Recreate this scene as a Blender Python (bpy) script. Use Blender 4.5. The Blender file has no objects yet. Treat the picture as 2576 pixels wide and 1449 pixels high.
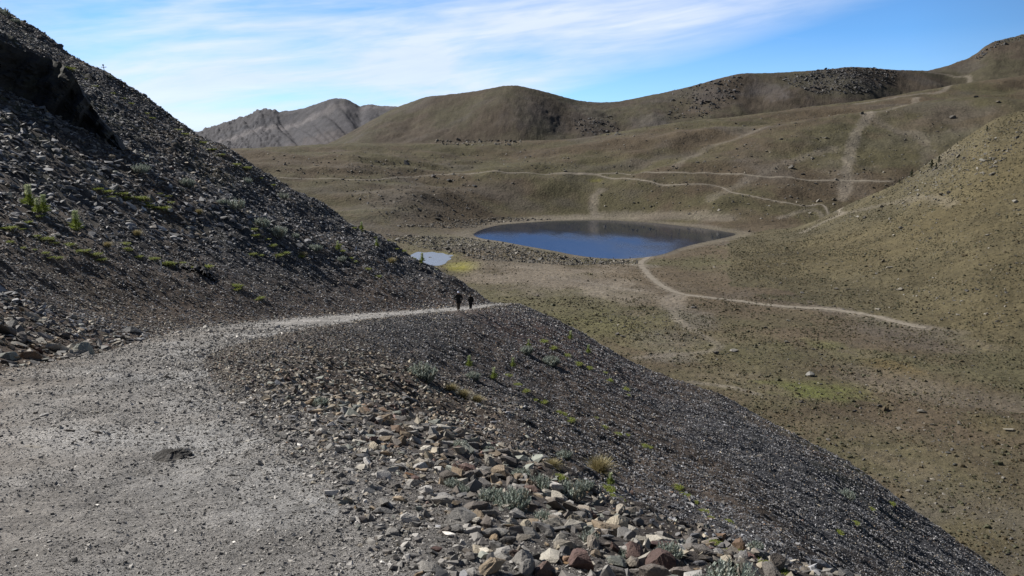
import bpy, bmesh, math, random
import numpy as np
from mathutils import Vector, Matrix

R = math.radians
rng = np.random.default_rng(7)
random.seed(7)
scene = bpy.context.scene
COL = scene.collection

# ------------------------------------------------------------------ camera
F_PX, CX, CY, HORIZON = 788.0, 512.0, 288.0, 140.0
PITCH = math.atan((CY - HORIZON) / F_PX)
cam_d = bpy.data.cameras.new("camera")
cam_d.sensor_width = 36.0
cam_d.lens = 36.0 * F_PX / 1024.0
cam_d.clip_start = 0.1
cam_d.clip_end = 20000
cam = bpy.data.objects.new("camera", cam_d)
COL.objects.link(cam)
cam.location = (0, 0, 0)
cam.rotation_euler = (R(90) - PITCH, 0, 0)
scene.camera = cam
scene.render.resolution_x, scene.render.resolution_y = 1024, 576

# ------------------------------------------------------------------ light
SUN_EL, SUN_AZ = R(38.5), R(-60)          # azimuth measured from +Y towards +X
SUN = Vector((math.sin(SUN_AZ) * math.cos(SUN_EL), math.cos(SUN_AZ) * math.cos(SUN_EL), math.sin(SUN_EL)))
sd = bpy.data.lights.new("sun", 'SUN')
sd.energy = 5.0
sd.angle = R(0.5)
sd.color = (1.0, 0.95, 0.87)
so = bpy.data.objects.new("sun", sd)
COL.objects.link(so)
so.rotation_euler = (-SUN).to_track_quat('-Z', 'Y').to_euler()
scene.view_settings.view_transform = 'Standard'
scene.view_settings.look = 'None'
scene.view_settings.exposure = 0.30
scene.view_settings.gamma = 1.0

world = bpy.data.worlds.new("World")
scene.world = world
world.use_nodes = True
SKY_STRENGTH = 0.09


class NT:
    """small helper to write node trees"""
    def __init__(self, tree):
        self.t = tree
        tree.nodes.clear()

    def n(self, kind, ins=None, **props):
        nd = self.t.nodes.new(kind)
        for k, v in props.items():
            setattr(nd, k, v)
        for k, v in (ins or {}).items():
            if isinstance(v, bpy.types.NodeSocket):
                self.t.links.new(v, nd.inputs[k])
            else:
                if nd.inputs[k].type == 'RGBA' and len(v) == 3:
                    v = tuple(v) + (1.0,)
                nd.inputs[k].default_value = v
        return nd

    def math(self, op, a, b=0.0, c=None, clamp=False):
        nd = self.t.nodes.new('ShaderNodeMath')
        nd.operation = op
        nd.use_clamp = clamp
        for i, v in enumerate((a, b) if c is None else (a, b, c)):
            if isinstance(v, bpy.types.NodeSocket):
                self.t.links.new(v, nd.inputs[i])
            else:
                nd.inputs[i].default_value = v
        return nd.outputs[0]

    def ramp(self, fac, stops, interp='LINEAR'):
        nd = self.t.nodes.new('ShaderNodeValToRGB')
        cr = nd.color_ramp
        cr.interpolation = interp
        while len(cr.elements) < len(stops):
            cr.elements.new(0.5)
        for e, (p, c) in zip(cr.elements, stops):
            e.position = p
            e.color = (c if isinstance(c, tuple) else (c, c, c)) + (1.0,)
        self.t.links.new(fac, nd.inputs[0])
        return nd.outputs[0]

    def mix(self, fac, a, b, blend='MIX'):
        nd = self.t.nodes.new('ShaderNodeMix')
        nd.data_type = 'RGBA'
        nd.blend_type = blend
        for i, v in ((0, fac), (6, a), (7, b)):
            if isinstance(v, bpy.types.NodeSocket):
                self.t.links.new(v, nd.inputs[i])
            elif i == 0:
                nd.inputs[0].default_value = v
            else:
                nd.inputs[i].default_value = tuple(v) + (1.0,) * (4 - len(v))
        return nd.outputs[2]


def build_world():
    w = NT(world.node_tree)
    sky = w.n('ShaderNodeTexSky', sky_type='NISHITA', sun_disc=False, sun_elevation=SUN_EL, sun_rotation=SUN_AZ,
              altitude=4000.0, air_density=1.0, dust_density=0.3, ozone_density=2.0)
    tc = w.n('ShaderNodeTexCoord')
    sep = w.n('ShaderNodeSeparateXYZ', {0: tc.outputs['Generated']})
    X, Y, Z = sep.outputs
    az = w.math('ARCTAN2', X, Y)                       # 0 straight ahead, + to the right
    el = w.math('ARCSINE', Z)
    # streaks follow a slightly tilted direction
    s = w.math('SUBTRACT', el, w.math('MULTIPLY', az, 0.13))
    def streak(sa, se, off, scale, detail, rough, dist=0.0):
        comb = w.n('ShaderNodeCombineXYZ', {0: w.math('MULTIPLY', az, sa), 1: w.math('MULTIPLY', s, se), 2: off})
        return w.n('ShaderNodeTexNoise', {'Vector': comb.outputs[0], 'Scale': scale, 'Detail': detail, 'Roughness': rough, 'Distortion': dist}).outputs[0]
    n1 = streak(1.0, 4.6, 1.3, 2.6, 5.0, 0.55, 0.5)
    n2 = streak(2.0, 16.0, 4.1, 3.0, 6.0, 0.6, 0.4)
    n3 = streak(0.7, 2.2, 9.7, 1.8, 2.0, 0.5)
    # the veil ends along a line that climbs to the right
    edge = w.math('ADD', w.math('SUBTRACT', -0.02, w.math('MULTIPLY', az, 1.0)), w.math('MULTIPLY', w.math('MINIMUM', el, 0.3), 3.15))
    veil = w.ramp(w.math('ADD', edge, w.math('MULTIPLY', w.math('SUBTRACT', n3, 0.5), 0.30)), [(0.0, 0.0), (0.17, 1.0)])
    dens = w.math('ADD', w.math('MULTIPLY', n1, 0.95), w.math('MULTIPLY', n2, 0.42))
    cl = w.ramp(dens, [(0.46, 0.20), (0.64, 0.66), (0.77, 1.0)])
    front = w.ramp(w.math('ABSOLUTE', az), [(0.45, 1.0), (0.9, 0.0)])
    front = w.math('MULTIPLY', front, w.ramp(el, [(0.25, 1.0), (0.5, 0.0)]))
    cl = w.math('MULTIPLY', cl, front)
    cl = w.math('MULTIPLY', cl, veil)
    # thin far wisps on the blue side
    comb = w.n('ShaderNodeCombineXYZ', {0: w.math('MULTIPLY', az, 3.0), 1: w.math('MULTIPLY', w.math('ADD', el, w.math('MULTIPLY', az, 0.12)), 30.0), 2: 2.0})
    n4 = w.n('ShaderNodeTexNoise', {'Vector': comb.outputs[0], 'Scale': 1.6, 'Detail': 4.0}).outputs[0]
    wisp = w.math('MULTIPLY', w.ramp(n4, [(0.58, 0.0), (0.78, 0.45)]), w.ramp(el, [(0.0, 0.6), (0.2, 0.05)]))
    cl = w.math('MAXIMUM', cl, w.math('MULTIPLY', wisp, front))
    cl = w.math('MAXIMUM', cl, w.math('MULTIPLY', front, w.ramp(el, [(0.0, 0.42), (0.12, 0.04)])))
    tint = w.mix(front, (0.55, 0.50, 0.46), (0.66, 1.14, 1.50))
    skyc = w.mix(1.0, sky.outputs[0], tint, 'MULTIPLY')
    cloud = w.mix(n2, (6.0, 7.0, 9.0), (8.7, 9.2, 10.4))
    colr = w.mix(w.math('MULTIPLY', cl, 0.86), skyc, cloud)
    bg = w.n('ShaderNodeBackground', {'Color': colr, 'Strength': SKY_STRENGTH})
    out = w.n('ShaderNodeOutputWorld', {'Surface': bg.outputs[0]})


build_world()

# ------------------------------------------------------------------ numeric helpers
Q = 1.0 / 2.515625                       # photograph studied at 2576 px wide


def pix(px, py):
    """photo position (2576-wide) -> (x/y, z/y) of the viewing ray"""
    a = (np.asarray(px, float) * Q - CX) / F_PX
    b = (CY - np.asarray(py, float) * Q) / F_PX
    dy = math.cos(PITCH) + b * math.sin(PITCH)
    dz = -math.sin(PITCH) + b * math.cos(PITCH)
    return a / dy, dz / dy


def _hash(ix, iy, seed):
    h = (ix.astype(np.int64) * 374761393 + iy.astype(np.int64) * 668265263 + seed * 1274126177) & 0xFFFFFFFF
    h = ((h ^ (h >> 13)) * 1274126177) & 0xFFFFFFFF
    h = h ^ (h >> 16)
    return (h & 0xFFFF) / 65535.0


def vnoise(x, y, seed=0):
    """gradient noise, about -1..1"""
    x0 = np.floor(x); y0 = np.floor(y)
    fx = x - x0; fy = y - y0
    ux = fx * fx * fx * (fx * (fx * 6 - 15) + 10); uy = fy * fy * fy * (fy * (fy * 6 - 15) + 10)
    def g(ix, iy, dx, dy):
        t = _hash(ix, iy, seed) * 2 * math.pi
        return np.cos(t) * dx + np.sin(t) * dy
    n00 = g(x0, y0, fx, fy); n10 = g(x0 + 1, y0, fx - 1, fy)
    n01 = g(x0, y0 + 1, fx, fy - 1); n11 = g(x0 + 1, y0 + 1, fx - 1, fy - 1)
    return ((n00 * (1 - ux) + n10 * ux) * (1 - uy) + (n01 * (1 - ux) + n11 * ux) * uy) * 1.5


def fbm(x, y, oct=4, seed=0, gain=0.5, lac=2.03):
    s = 0.0; a = 1.0
    for i in range(oct):
        s = s + a * vnoise(x, y, seed + i * 17)
        x = x * lac + 3.7; y = y * lac - 1.9
        a *= gain
    return s


def sstep(a, b, x):
    t = np.clip((x - a) / (b - a), 0, 1)
    return t * t * (3 - 2 * t)


def polydist(x, y, pts, closed=False):
    """distance to a polyline in plan"""
    pts = np.asarray(pts, float)
    segs = list(zip(pts[:-1], pts[1:])) + ([(pts[-1], pts[0])] if closed else [])
    best = np.full(np.shape(x), 1e18)
    for (ax, ay), (bx, by) in segs:
        dx, dy = bx - ax, by - ay
        L = dx * dx + dy * dy + 1e-12
        t = np.clip(((x - ax) * dx + (y - ay) * dy) / L, 0, 1)
        best = np.minimum(best, (x - ax - t * dx) ** 2 + (y - ay - t * dy) ** 2)
    return np.sqrt(best)


def inside(x, y, poly):
    poly = np.asarray(poly, float)
    res = np.zeros(np.shape(x), bool)
    n = len(poly)
    j = n - 1
    for i in range(n):
        xi, yi = poly[i]; xj, yj = poly[j]
        c = ((yi > y) != (yj > y)) & (x < (xj - xi) * (y - yi) / (yj - yi + 1e-12) + xi)
        res ^= c
        j = i
    return res


def smooth_line(pts, n=8, closed=False):
    """Catmull-Rom through the points"""
    p = np.asarray(pts, float)
    out = []
    N = len(p)
    rngi = range(N if closed else N - 1)
    for i in rngi:
        if closed:
            a, b, c, d = p[(i - 1) % N], p[i], p[(i + 1) % N], p[(i + 2) % N]
        else:
            a, b, c, d = p[max(i - 1, 0)], p[i], p[i + 1], p[min(i + 2, N - 1)]
        for k in range(n):
            t = k / n
            out.append(0.5 * ((2 * b) + (-a + c) * t + (2 * a - 5 * b + 4 * c - d) * t * t + (-a + 3 * b - 3 * c + d) * t ** 3))
    if not closed:
        out.append(p[-1])
    return np.array(out)


# ------------------------------------------------------------------ mesh helpers
def mesh_np(name, verts, faces, col=None, smooth=False, mat=None):
    """verts (n,3), faces (m,k) with k = 3 or 4"""
    me = bpy.data.meshes.new(name)
    verts = np.ascontiguousarray(verts, np.float32)
    faces = np.ascontiguousarray(faces, np.int32)
    me.vertices.add(len(verts))
    me.vertices.foreach_set('co', verts.ravel())
    k = faces.shape[1]
    me.loops.add(faces.size)
    me.loops.foreach_set('vertex_index', faces.ravel())
    me.polygons.add(len(faces))
    me.polygons.foreach_set('loop_start', np.arange(0, faces.size, k, dtype=np.int32))
    me.polygons.foreach_set('loop_total', np.full(len(faces), k, np.int32))
    me.update(calc_edges=True)
    me.polygons.foreach_set('use_smooth', np.full(len(faces), smooth, bool))
    if col is not None:
        at = me.color_attributes.new('Col', 'FLOAT_COLOR', 'POINT')
        c4 = np.ones((len(verts), 4), np.float32)
        c4[:, :3] = col
        at.data.foreach_set('color', c4.ravel())
    if mat is not None:
        me.materials.append(mat)
    me.update()
    return me


def link(name, me, parent=None, **props):
    o = bpy.data.objects.new(name, me)
    COL.objects.link(o)
    if parent is not None:
        o.parent = parent
    for k, v in props.items():
        o[k] = v
    return o


def empty(name, loc, **props):
    o = bpy.data.objects.new(name, None)
    COL.objects.link(o)
    o.location = loc
    o.empty_display_size = 0.2
    for k, v in props.items():
        o[k] = v
    return o


class Buf:
    """collects triangles"""
    def __init__(self):
        self.v = []; self.f = []; self.c = []; self.n = 0

    def add(self, v, f, c):
        v = np.asarray(v, float)
        self.v.append(v)
        self.f.append(np.asarray(f, int) + self.n)
        self.c.append(np.broadcast_to(np.asarray(c, float), (len(v), 3)))
        self.n += len(v)

    def mesh(self, name, mat, smooth=False):
        return mesh_np(name, np.concatenate(self.v), np.concatenate(self.f), np.concatenate(self.c), smooth, mat)


def tube(buf, pts, radii, c, sides=6, cap=True):
    pts = [Vector(p) for p in pts]
    rings = []
    for i, p in enumerate(pts):
        d = (pts[min(i + 1, len(pts) - 1)] - pts[max(i - 1, 0)]).normalized()
        u = d.orthogonal().normalized() if abs(d.z) > 0.9 else d.cross(Vector((0, 0, 1))).normalized()
        w = d.cross(u)
        for k in range(sides):
            a = 2 * math.pi * k / sides
            rings.append(p + (u * math.cos(a) + w * math.sin(a)) * radii[i])
    f = []
    for i in range(len(pts) - 1):
        for k in range(sides):
            a = i * sides + k; b = i * sides + (k + 1) % sides
            f += [(a, b, b + sides), (a, b + sides, a + sides)]
    if cap:
        n = len(rings)
        rings += [pts[0], pts[-1]]
        L = (len(pts) - 1) * sides
        for k in range(sides):
            f += [(n, (k + 1) % sides, k), (n + 1, L + k, L + (k + 1) % sides)]
    buf.add([tuple(v) for v in rings], f, c)


# ------------------------------------------------------------------ materials
def mat_new(name):
    m = bpy.data.materials.new(name)
    m.use_nodes = True
    return m, NT(m.node_tree)


def terrain_mat(name, scales, bump, bscale, contrast=0.5, rough=0.95, use_col=True, tint=None):
    """vertex colour carries what grows or lies where; noise adds grain in world metres"""
    m, t = mat_new(name)
    tc = t.n('ShaderNodeTexCoord').outputs['Object']
    base = t.n('ShaderNodeVertexColor', layer_name='Col').outputs[0]
    c = base
    for i, s in enumerate(scales):
        no = t.n('ShaderNodeTexNoise', {'Vector': tc, 'Scale': s, 'Detail': 4.0, 'Roughness': 0.65}).outputs[0]
        r = t.ramp(no, [(0.30, 1 - contrast), (0.5, 1.0), (0.72, 1 + contrast * 0.9)])
        c = t.mix(1.0, c, r, 'MULTIPLY')
    vo = t.n('ShaderNodeTexVoronoi', {'Vector': tc, 'Scale': bscale[0], 'Randomness': 1.0})
    nb = t.n('ShaderNodeTexNoise', {'Vector': tc, 'Scale': bscale[1], 'Detail': 6.0, 'Roughness': 0.7}).outputs[0]
    h = t.math('ADD', t.math('MULTIPLY', vo.outputs['Distance'], -0.6), nb)
    bp = t.n('ShaderNodeBump', {'Height': h, 'Strength': bump[0], 'Distance': bump[1]})
    b = t.n('ShaderNodeBsdfPrincipled', {'Base Color': c, 'Roughness': rough, 'Normal': bp.outputs[0]})
    b.inputs['Specular IOR Level'].default_value = 0.25
    t.n('ShaderNodeOutputMaterial', {'Surface': b.outputs[0]})
    return m


def rock_mat(name, source='Col', rough=0.72, nscale=9.0):
    m, t = mat_new(name)
    tc = t.n('ShaderNodeTexCoord').outputs['Object']
    if source == 'Col':
        base = t.n('ShaderNodeVertexColor', layer_name='Col').outputs[0]
    else:
        base = t.n('ShaderNodeObjectInfo').outputs['Color']
    no = t.n('ShaderNodeTexNoise', {'Vector': tc, 'Scale': nscale, 'Detail': 6.0, 'Roughness': 0.7}).outputs[0]
    c = t.mix(1.0, base, t.ramp(no, [(0.28, 0.55), (0.5, 1.0), (0.75, 1.35)]), 'MULTIPLY')
    n2 = t.n('ShaderNodeTexNoise', {'Vector': tc, 'Scale': nscale * 0.35, 'Detail': 3.0}).outputs[0]
    c = t.mix(t.ramp(n2, [(0.6, 0.0), (0.75, 0.35)]), c, (0.17, 0.155, 0.12))
    bp = t.n('ShaderNodeBump', {'Height': no, 'Strength': 0.5, 'Distance': 0.03})
    b = t.n('ShaderNodeBsdfPrincipled', {'Base Color': c, 'Roughness': rough, 'Normal': bp.outputs[0]})
    b.inputs['Specular IOR Level'].default_value = 0.4
    t.n('ShaderNodeOutputMaterial', {'Surface': b.outputs[0]})
    return m


def leaf_mat(name, rough=0.7):
    m, t = mat_new(name)
    base = t.n('ShaderNodeVertexColor', layer_name='Col').outputs[0]
    tc = t.n('ShaderNodeTexCoord').outputs['Object']
    no = t.n('ShaderNodeTexNoise', {'Vector': tc, 'Scale': 14.0, 'Detail': 3.0}).outputs[0]
    c = t.mix(1.0, base, t.ramp(no, [(0.3, 0.75), (0.7, 1.25)]), 'MULTIPLY')
    b = t.n('ShaderNodeBsdfPrincipled', {'Base Color': c, 'Roughness': rough})
    tr = t.n('ShaderNodeBsdfTranslucent', {'Color': c})
    mx = t.n('ShaderNodeMixShader', {0: 0.25, 1: b.outputs[0], 2: tr.outputs[0]})
    t.n('ShaderNodeOutputMaterial', {'Surface': mx.outputs[0]})
    return m


def plain_mat(name, color, rough=0.8, nscale=20.0, var=0.2):
    m, t = mat_new(name)
    tc = t.n('ShaderNodeTexCoord').outputs['Object']
    no = t.n('ShaderNodeTexNoise', {'Vector': tc, 'Scale': nscale, 'Detail': 4.0}).outputs[0]
    c = t.mix(1.0, color, t.ramp(no, [(0.3, 1 - var), (0.7, 1 + var)]), 'MULTIPLY')
    b = t.n('ShaderNodeBsdfPrincipled', {'Base Color': c, 'Roughness': rough})
    t.n('ShaderNodeOutputMaterial', {'Surface': b.outputs[0]})
    return m


def water_mat(name, rough, wave, deep, breeze_sheen=None):  # deep: base colour, with the water's reflections painted into it
    m, t = mat_new(name)
    tc = t.n('ShaderNodeTexCoord').outputs['Object']
    mp = t.n('ShaderNodeMapping', {'Vector': tc, 'Scale': (1.0, 0.5, 1.0)}).outputs[0]
    no = t.n('ShaderNodeTexNoise', {'Vector': mp, 'Scale': 0.8, 'Detail': 5.0, 'Roughness': 0.6}).outputs[0]
    big = t.n('ShaderNodeTexNoise', {'Vector': t.n('ShaderNodeMapping', {'Vector': tc, 'Scale': (1.0, 0.35, 1.0)}).outputs[0], 'Scale': 0.03, 'Detail': 3.0}).outputs[0]
    if breeze_sheen:
        cx, cy, rx, ry = breeze_sheen
        sp = t.n('ShaderNodeSeparateXYZ', {0: tc})
        ex = t.math('POWER', t.math('DIVIDE', t.math('ABSOLUTE', t.math('SUBTRACT', sp.outputs[0], cx)), rx), 2.0)
        ey = t.math('POWER', t.math('DIVIDE', t.math('ABSOLUTE', t.math('SUBTRACT', sp.outputs[1], cy)), ry), 2.0)
        q = t.math('ADD', t.math('ADD', ex, ey), t.math('MULTIPLY', t.math('SUBTRACT', big, 0.5), 1.6))
        k = t.ramp(q, [(0.0, 1.0), (1.0, 0.0)], 'EASE')
    else:
        k = t.ramp(big, [(0.3, 0.7), (0.7, 1.0)])
    bp = t.n('ShaderNodeBump', {'Height': no, 'Strength': t.math('ADD', 0.06, t.math('MULTIPLY', k, wave)), 'Distance': 0.35})
    ro = t.math('ADD', 0.02, t.math('MULTIPLY', k, rough))
    base = t.mix(k, tuple(q_ * 0.22 for q_ in deep[:3]), deep) if breeze_sheen else deep  # reflected sky blue painted into the ruffled zone, dark hill reflection beyond
    b = t.n('ShaderNodeBsdfPrincipled', {'Base Color': base, 'Roughness': ro, 'Normal': bp.outputs[0], 'IOR': 1.333})
    b.inputs['Specular IOR Level'].default_value = 0.36 if breeze_sheen else 0.5
    t.n('ShaderNodeOutputMaterial', {'Surface': b.outputs[0]})
    return m


M_SLOPE = terrain_mat('scree_ground', (0.35, 3.0, 22.0), (0.9, 0.05), (16.0, 40.0), 0.35)
M_PATH = terrain_mat('crushed_stone_path', (0.5, 7.0, 45.0), (1.0, 0.027), (26.0, 70.0), 0.34)
M_FAR = terrain_mat('dry_grass_slopes', (0.03, 0.22, 1.1), (0.9, 0.9), (0.35, 0.6), 0.24)
M_ROCK = rock_mat('loose_rock')
M_ROCKO = rock_mat('rock_face', 'Object')
M_CLIFF = rock_mat('dark_cliff_rock', 'Col', 0.9, 1.6)
M_LEAF = leaf_mat('leaves')
M_LAKE = water_mat('lake_water', 0.34, 0.5, (0.005, 0.048, 0.165), (28.0, 584.0, 122.0, 135.0))
M_POND = water_mat('pond_water', 0.30, 0.3, (0.22, 0.25, 0.31))  # pale base colour stands in for the reflected white cloud
M_TRAIL = terrain_mat('pale_trail_dust', (0.3, 2.0), (0.5, 0.1), (2.0, 5.0), 0.2)

# ================================================================== NEAR SLOPE (the scree hillside the path crosses)
G = 0.19                                   # the path drops 19 cm per metre
_py = [0, 4, 8, 12.5, 17.5, 22, 30, 40, 47.6, 56.7, 62, 75, 92, 130]
_xr = [0.5, -0.5, -2.7, -4.9, -7.2, -8.0, -8.3, -7.5, -6.4, -4.2, -2.9, -1.0, 0.9, 5]
_xl = [-8.2, -9, -9.5, -9.8, -10.1, -11.0, -12.9, -12.4, -10.8, -8.3, -6.8, -4.1, -1.4, 3.5]


def path_edges(y):
    yy = np.linspace(0, 130, 261)
    def sm(v):
        a = np.interp(yy, _py, v)
        k = np.ones(9) / 9
        ap = np.concatenate([np.full(4, a[0]), a, np.full(4, a[-1])])
        return np.convolve(ap, k, 'valid')
    return np.interp(y, yy, sm(_xl)), np.interp(y, yy, sm(_xr))


def zpath(y):
    return -1.6 - G * y


# silhouette of the slope, read off the photograph, with the distance where the hillside turns away
_SL = [(-420, -225, 128), (-200, -102, 124), (0, 16, 120), (60, 50, 119), (110, 80, 118), (180, 125, 117), (250, 165, 116), (330, 215, 114), (400, 262, 113), (450, 290, 112), (500, 318, 110),
       (560, 345, 109), (620, 385, 108), (680, 422, 106), (760, 475, 104), (850, 530, 102), (900, 560, 101), (950, 590, 100), (1000, 622, 98), (1060, 650, 97), (1120, 680, 96)]
_SR = [(1300, 765, 92), (1400, 805, 89), (1500, 860, 86), (1600, 905, 84), (1700, 950, 82), (1800, 985, 80), (1900, 1030, 78), (2000, 1085, 75), (2100, 1140, 73), (2200, 1205, 70),
       (2300, 1285, 67), (2400, 1350, 64), (2500, 1410, 61), (2576, 1462, 59), (2700, 1545, 57), (2900, 1690, 54)]


def shoulder(y):
    return 0.5 + 1.7 * sstep(30, 10, np.asarray(y, float))


def _tabs():
    al, tl = [], []
    for px, py, D in _SL:
        a, m = pix(px, py)
        L, _ = path_edges(D)
        al.append(a); tl.append((m * D - zpath(D)) / (L - a * D))
    ar, tr = [], []
    for px, py, D in _SR:
        a, m = pix(px, py)
        _, Rr = path_edges(D)
        ar.append(a); tr.append((zpath(D) - m * D) / (a * D - Rr))
    return np.array(al), np.array(tl), np.array(ar), np.array(tr)


AL, TL, AR, TR = _tabs()
_ca = np.array([pix(p[0], p[1])[0] for p in _SL + _SR]); _cd = np.array([p[2] for p in _SL + _SR], float)
# keep the steepness changes gentle
def _sm(a, k=3):
    ap = np.concatenate([np.full(k // 2, a[0]), a, np.full(k // 2, a[-1])])
    return np.convolve(ap, np.ones(k) / k, 'valid')
TR = TR.copy(); TR[0] = TR[1]
TR = _sm(TR)
TL = TL.copy(); TL[-4:] = TL[-5]


def near_height(x, y, detail=True):
    al = x / np.maximum(y, 3.0)
    L, Rr = path_edges(y)
    tl = np.interp(al, AL, TL)
    tr = np.interp(al, AR, TR)
    z = zpath(y)
    dl = L - x
    dr = x - Rr
    # foot of the upper slope is rounded; the outer edge breaks a little more softly
    z = z + tl * (np.sqrt(np.maximum(dl, 0) ** 2 + 0.8 ** 2) - 0.8) * (dl > 0)
    rs = shoulder(y)
    z = z - tr * (np.sqrt(np.maximum(dr, 0) ** 2 + rs ** 2) - rs) * (dr > 0)
    yc = np.interp(al, _ca, _cd)
    e = np.maximum(y - yc + 5, 0)
    z = z - 0.85 * (np.sqrt(e ** 2 + 16.0 ** 2) - 16.0)
    if detail:
        off = np.maximum(np.maximum(dl, dr), 0)
        w = sstep(0.0, 5.0, off)
        z = z + w * ((0.40 + 0.5 * sstep(40, 80, y) * (x < L) + 0.05 * (x > Rr)) * fbm(x * 0.11, y * 0.07, 3, 5) - w * 0.25 * (x > Rr) * sstep(35, 60, y) + 0.13 * fbm(x * 0.16, y * 0.9, 3, 11) + (0.10 + 0.12 * sstep(40, 90, y) * np.where(x < L, 1.0, 0.7)) * fbm(x * 1.1, y * 1.1, 3, 23))
        z = z + (1 - w) * (0.045 * fbm(x * 0.9, y * 0.5, 3, 31) + 0.018 * fbm(x * 4, y * 4, 3, 37))
    return z


NB, NR = 1300, 1000
nb_beta = np.linspace(-0.86, 0.92, NB)
nb_y = (1.0 + 6.0) * np.exp(np.linspace(0, math.log((330 + 6) / 7.0), NR)) - 6.0
_bx, _yy = np.meshgrid(nb_beta, nb_y)
_xx = _bx * (_yy + 6.0)
NZ = near_height(_xx, _yy)


def _bil(Z, fi, fj):
    fi = np.clip(fi, 0, Z.shape[0] - 1.001); fj = np.clip(fj, 0, Z.shape[1] - 1.001)
    i = fi.astype(int); j = fj.astype(int); a = fi - i; b = fj - j
    return (Z[i, j] * (1 - b) + Z[i, j + 1] * b) * (1 - a) + (Z[i + 1, j] * (1 - b) + Z[i + 1, j + 1] * b) * a


def near_z(x, y):
    x = np.asarray(x, float); y = np.asarray(y, float)
    fj = (x / (y + 6.0) + 0.86) / 1.78 * (NB - 1)
    fi = np.log(np.maximum(y + 6.0, 7.0) / 7.0) / math.log(336 / 7.0) * (NR - 1)
    return _bil(NZ, fi, fj)


def near_hit(px, py):
    """where the viewing ray meets the near slope -> (x, y, z); nan where it misses"""
    a, m = pix(np.atleast_1d(px), np.atleast_1d(py))
    D = np.exp(np.linspace(math.log(2.0), math.log(150), 500))
    d = near_z(a[:, None] * D, np.broadcast_to(D, (len(a), len(D)))) - m[:, None] * D
    hit = d > 0
    k = np.argmax(hit, 1)
    ok = hit.any(1) & (k > 0)
    k = np.clip(k, 1, None)
    r = np.arange(len(a))
    t = d[r, k - 1] / (d[r, k - 1] - d[r, k] + 1e-9)
    y = D[k - 1] + (D[k] - D[k - 1]) * np.clip(t, 0, 1)
    y = np.where(ok, y, np.nan)
    return np.stack([a * y, y, m * y], -1)


def near_colour(x, y, z):
    L, Rr = path_edges(y)
    onp = (x > L) & (x < Rr)
    n = fbm(x * 0.08, y * 0.05, 4, 71)
    n2 = fbm(x * 0.5, y * 0.4, 3, 73)
    dark = np.array([0.058, 0.058, 0.064]); brown = np.array([0.088, 0.070, 0.058]); red = np.array([0.105, 0.066, 0.054])
    grey = np.array([0.105, 0.100, 0.095])
    c = dark + (brown - dark) * sstep(-0.35, 0.5, n)[..., None]
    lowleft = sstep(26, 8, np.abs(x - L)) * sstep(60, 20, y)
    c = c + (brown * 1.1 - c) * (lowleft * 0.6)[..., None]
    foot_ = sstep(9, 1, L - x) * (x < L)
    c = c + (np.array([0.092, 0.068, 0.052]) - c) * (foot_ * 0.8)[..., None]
    rd = np.exp(-((x - 2) / 9) ** 2 - ((y - 66) / 16) ** 2) * 0.8
    c = c + (red - c) * rd[..., None]
    # mossy greens high on the slope
    gr = sstep(0.15, 0.6, fbm(x * 0.13, y * 0.22, 3, 83)) * sstep(12, 40, np.abs(x)) * 0.5
    c = c + (np.array([0.075, 0.085, 0.040]) - c) * gr[..., None]
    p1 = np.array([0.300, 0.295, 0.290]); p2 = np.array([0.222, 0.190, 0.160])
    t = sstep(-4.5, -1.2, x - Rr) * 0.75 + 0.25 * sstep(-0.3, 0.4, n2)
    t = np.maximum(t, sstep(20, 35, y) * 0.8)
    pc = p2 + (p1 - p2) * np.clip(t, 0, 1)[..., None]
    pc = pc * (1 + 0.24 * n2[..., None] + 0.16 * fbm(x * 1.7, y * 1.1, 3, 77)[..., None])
    c = np.where(onp[..., None], pc, c)
    edge = np.exp(-np.maximum(x - Rr, 0) / (0.9 + 0.35 * n2)) * (x >= Rr)
    edge = edge * (0.35 + 0.65 * sstep(14, 8, y))
    c = c + (np.array([0.26, 0.25, 0.24]) - c) * np.clip(edge, 0, 1)[..., None]
    return c


def split_faces(Z, X, Y, mask):
    """grid -> (verts, faces) of the quads where mask (quad centres) is true"""
    h, w = Z.shape
    idx = np.arange(h * w).reshape(h, w)
    q = np.stack([idx[:-1, :-1], idx[:-1, 1:], idx[1:, 1:], idx[1:, :-1]], -1)[mask]
    used, inv = np.unique(q.ravel(), return_inverse=True)
    V = np.stack([X.ravel()[used], Y.ravel()[used], Z.ravel()[used]], -1)
    return V, inv.reshape(-1, 4), used


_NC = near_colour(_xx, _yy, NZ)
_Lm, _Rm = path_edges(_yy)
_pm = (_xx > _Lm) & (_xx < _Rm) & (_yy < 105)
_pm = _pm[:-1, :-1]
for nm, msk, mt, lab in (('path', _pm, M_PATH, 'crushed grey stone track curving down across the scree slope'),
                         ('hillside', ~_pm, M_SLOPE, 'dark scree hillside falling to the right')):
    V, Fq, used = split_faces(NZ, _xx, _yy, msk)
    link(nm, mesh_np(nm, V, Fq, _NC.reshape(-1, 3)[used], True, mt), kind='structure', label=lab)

# ================================================================== FAR TERRAIN (crater floor, hills, ridges)
LAKE_Z, FLOOR = -80.0, -79.0


def flat_pt(px, py, z):
    a, m = pix(px, py)
    y = z / m
    return (float(a * y), float(y))


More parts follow.
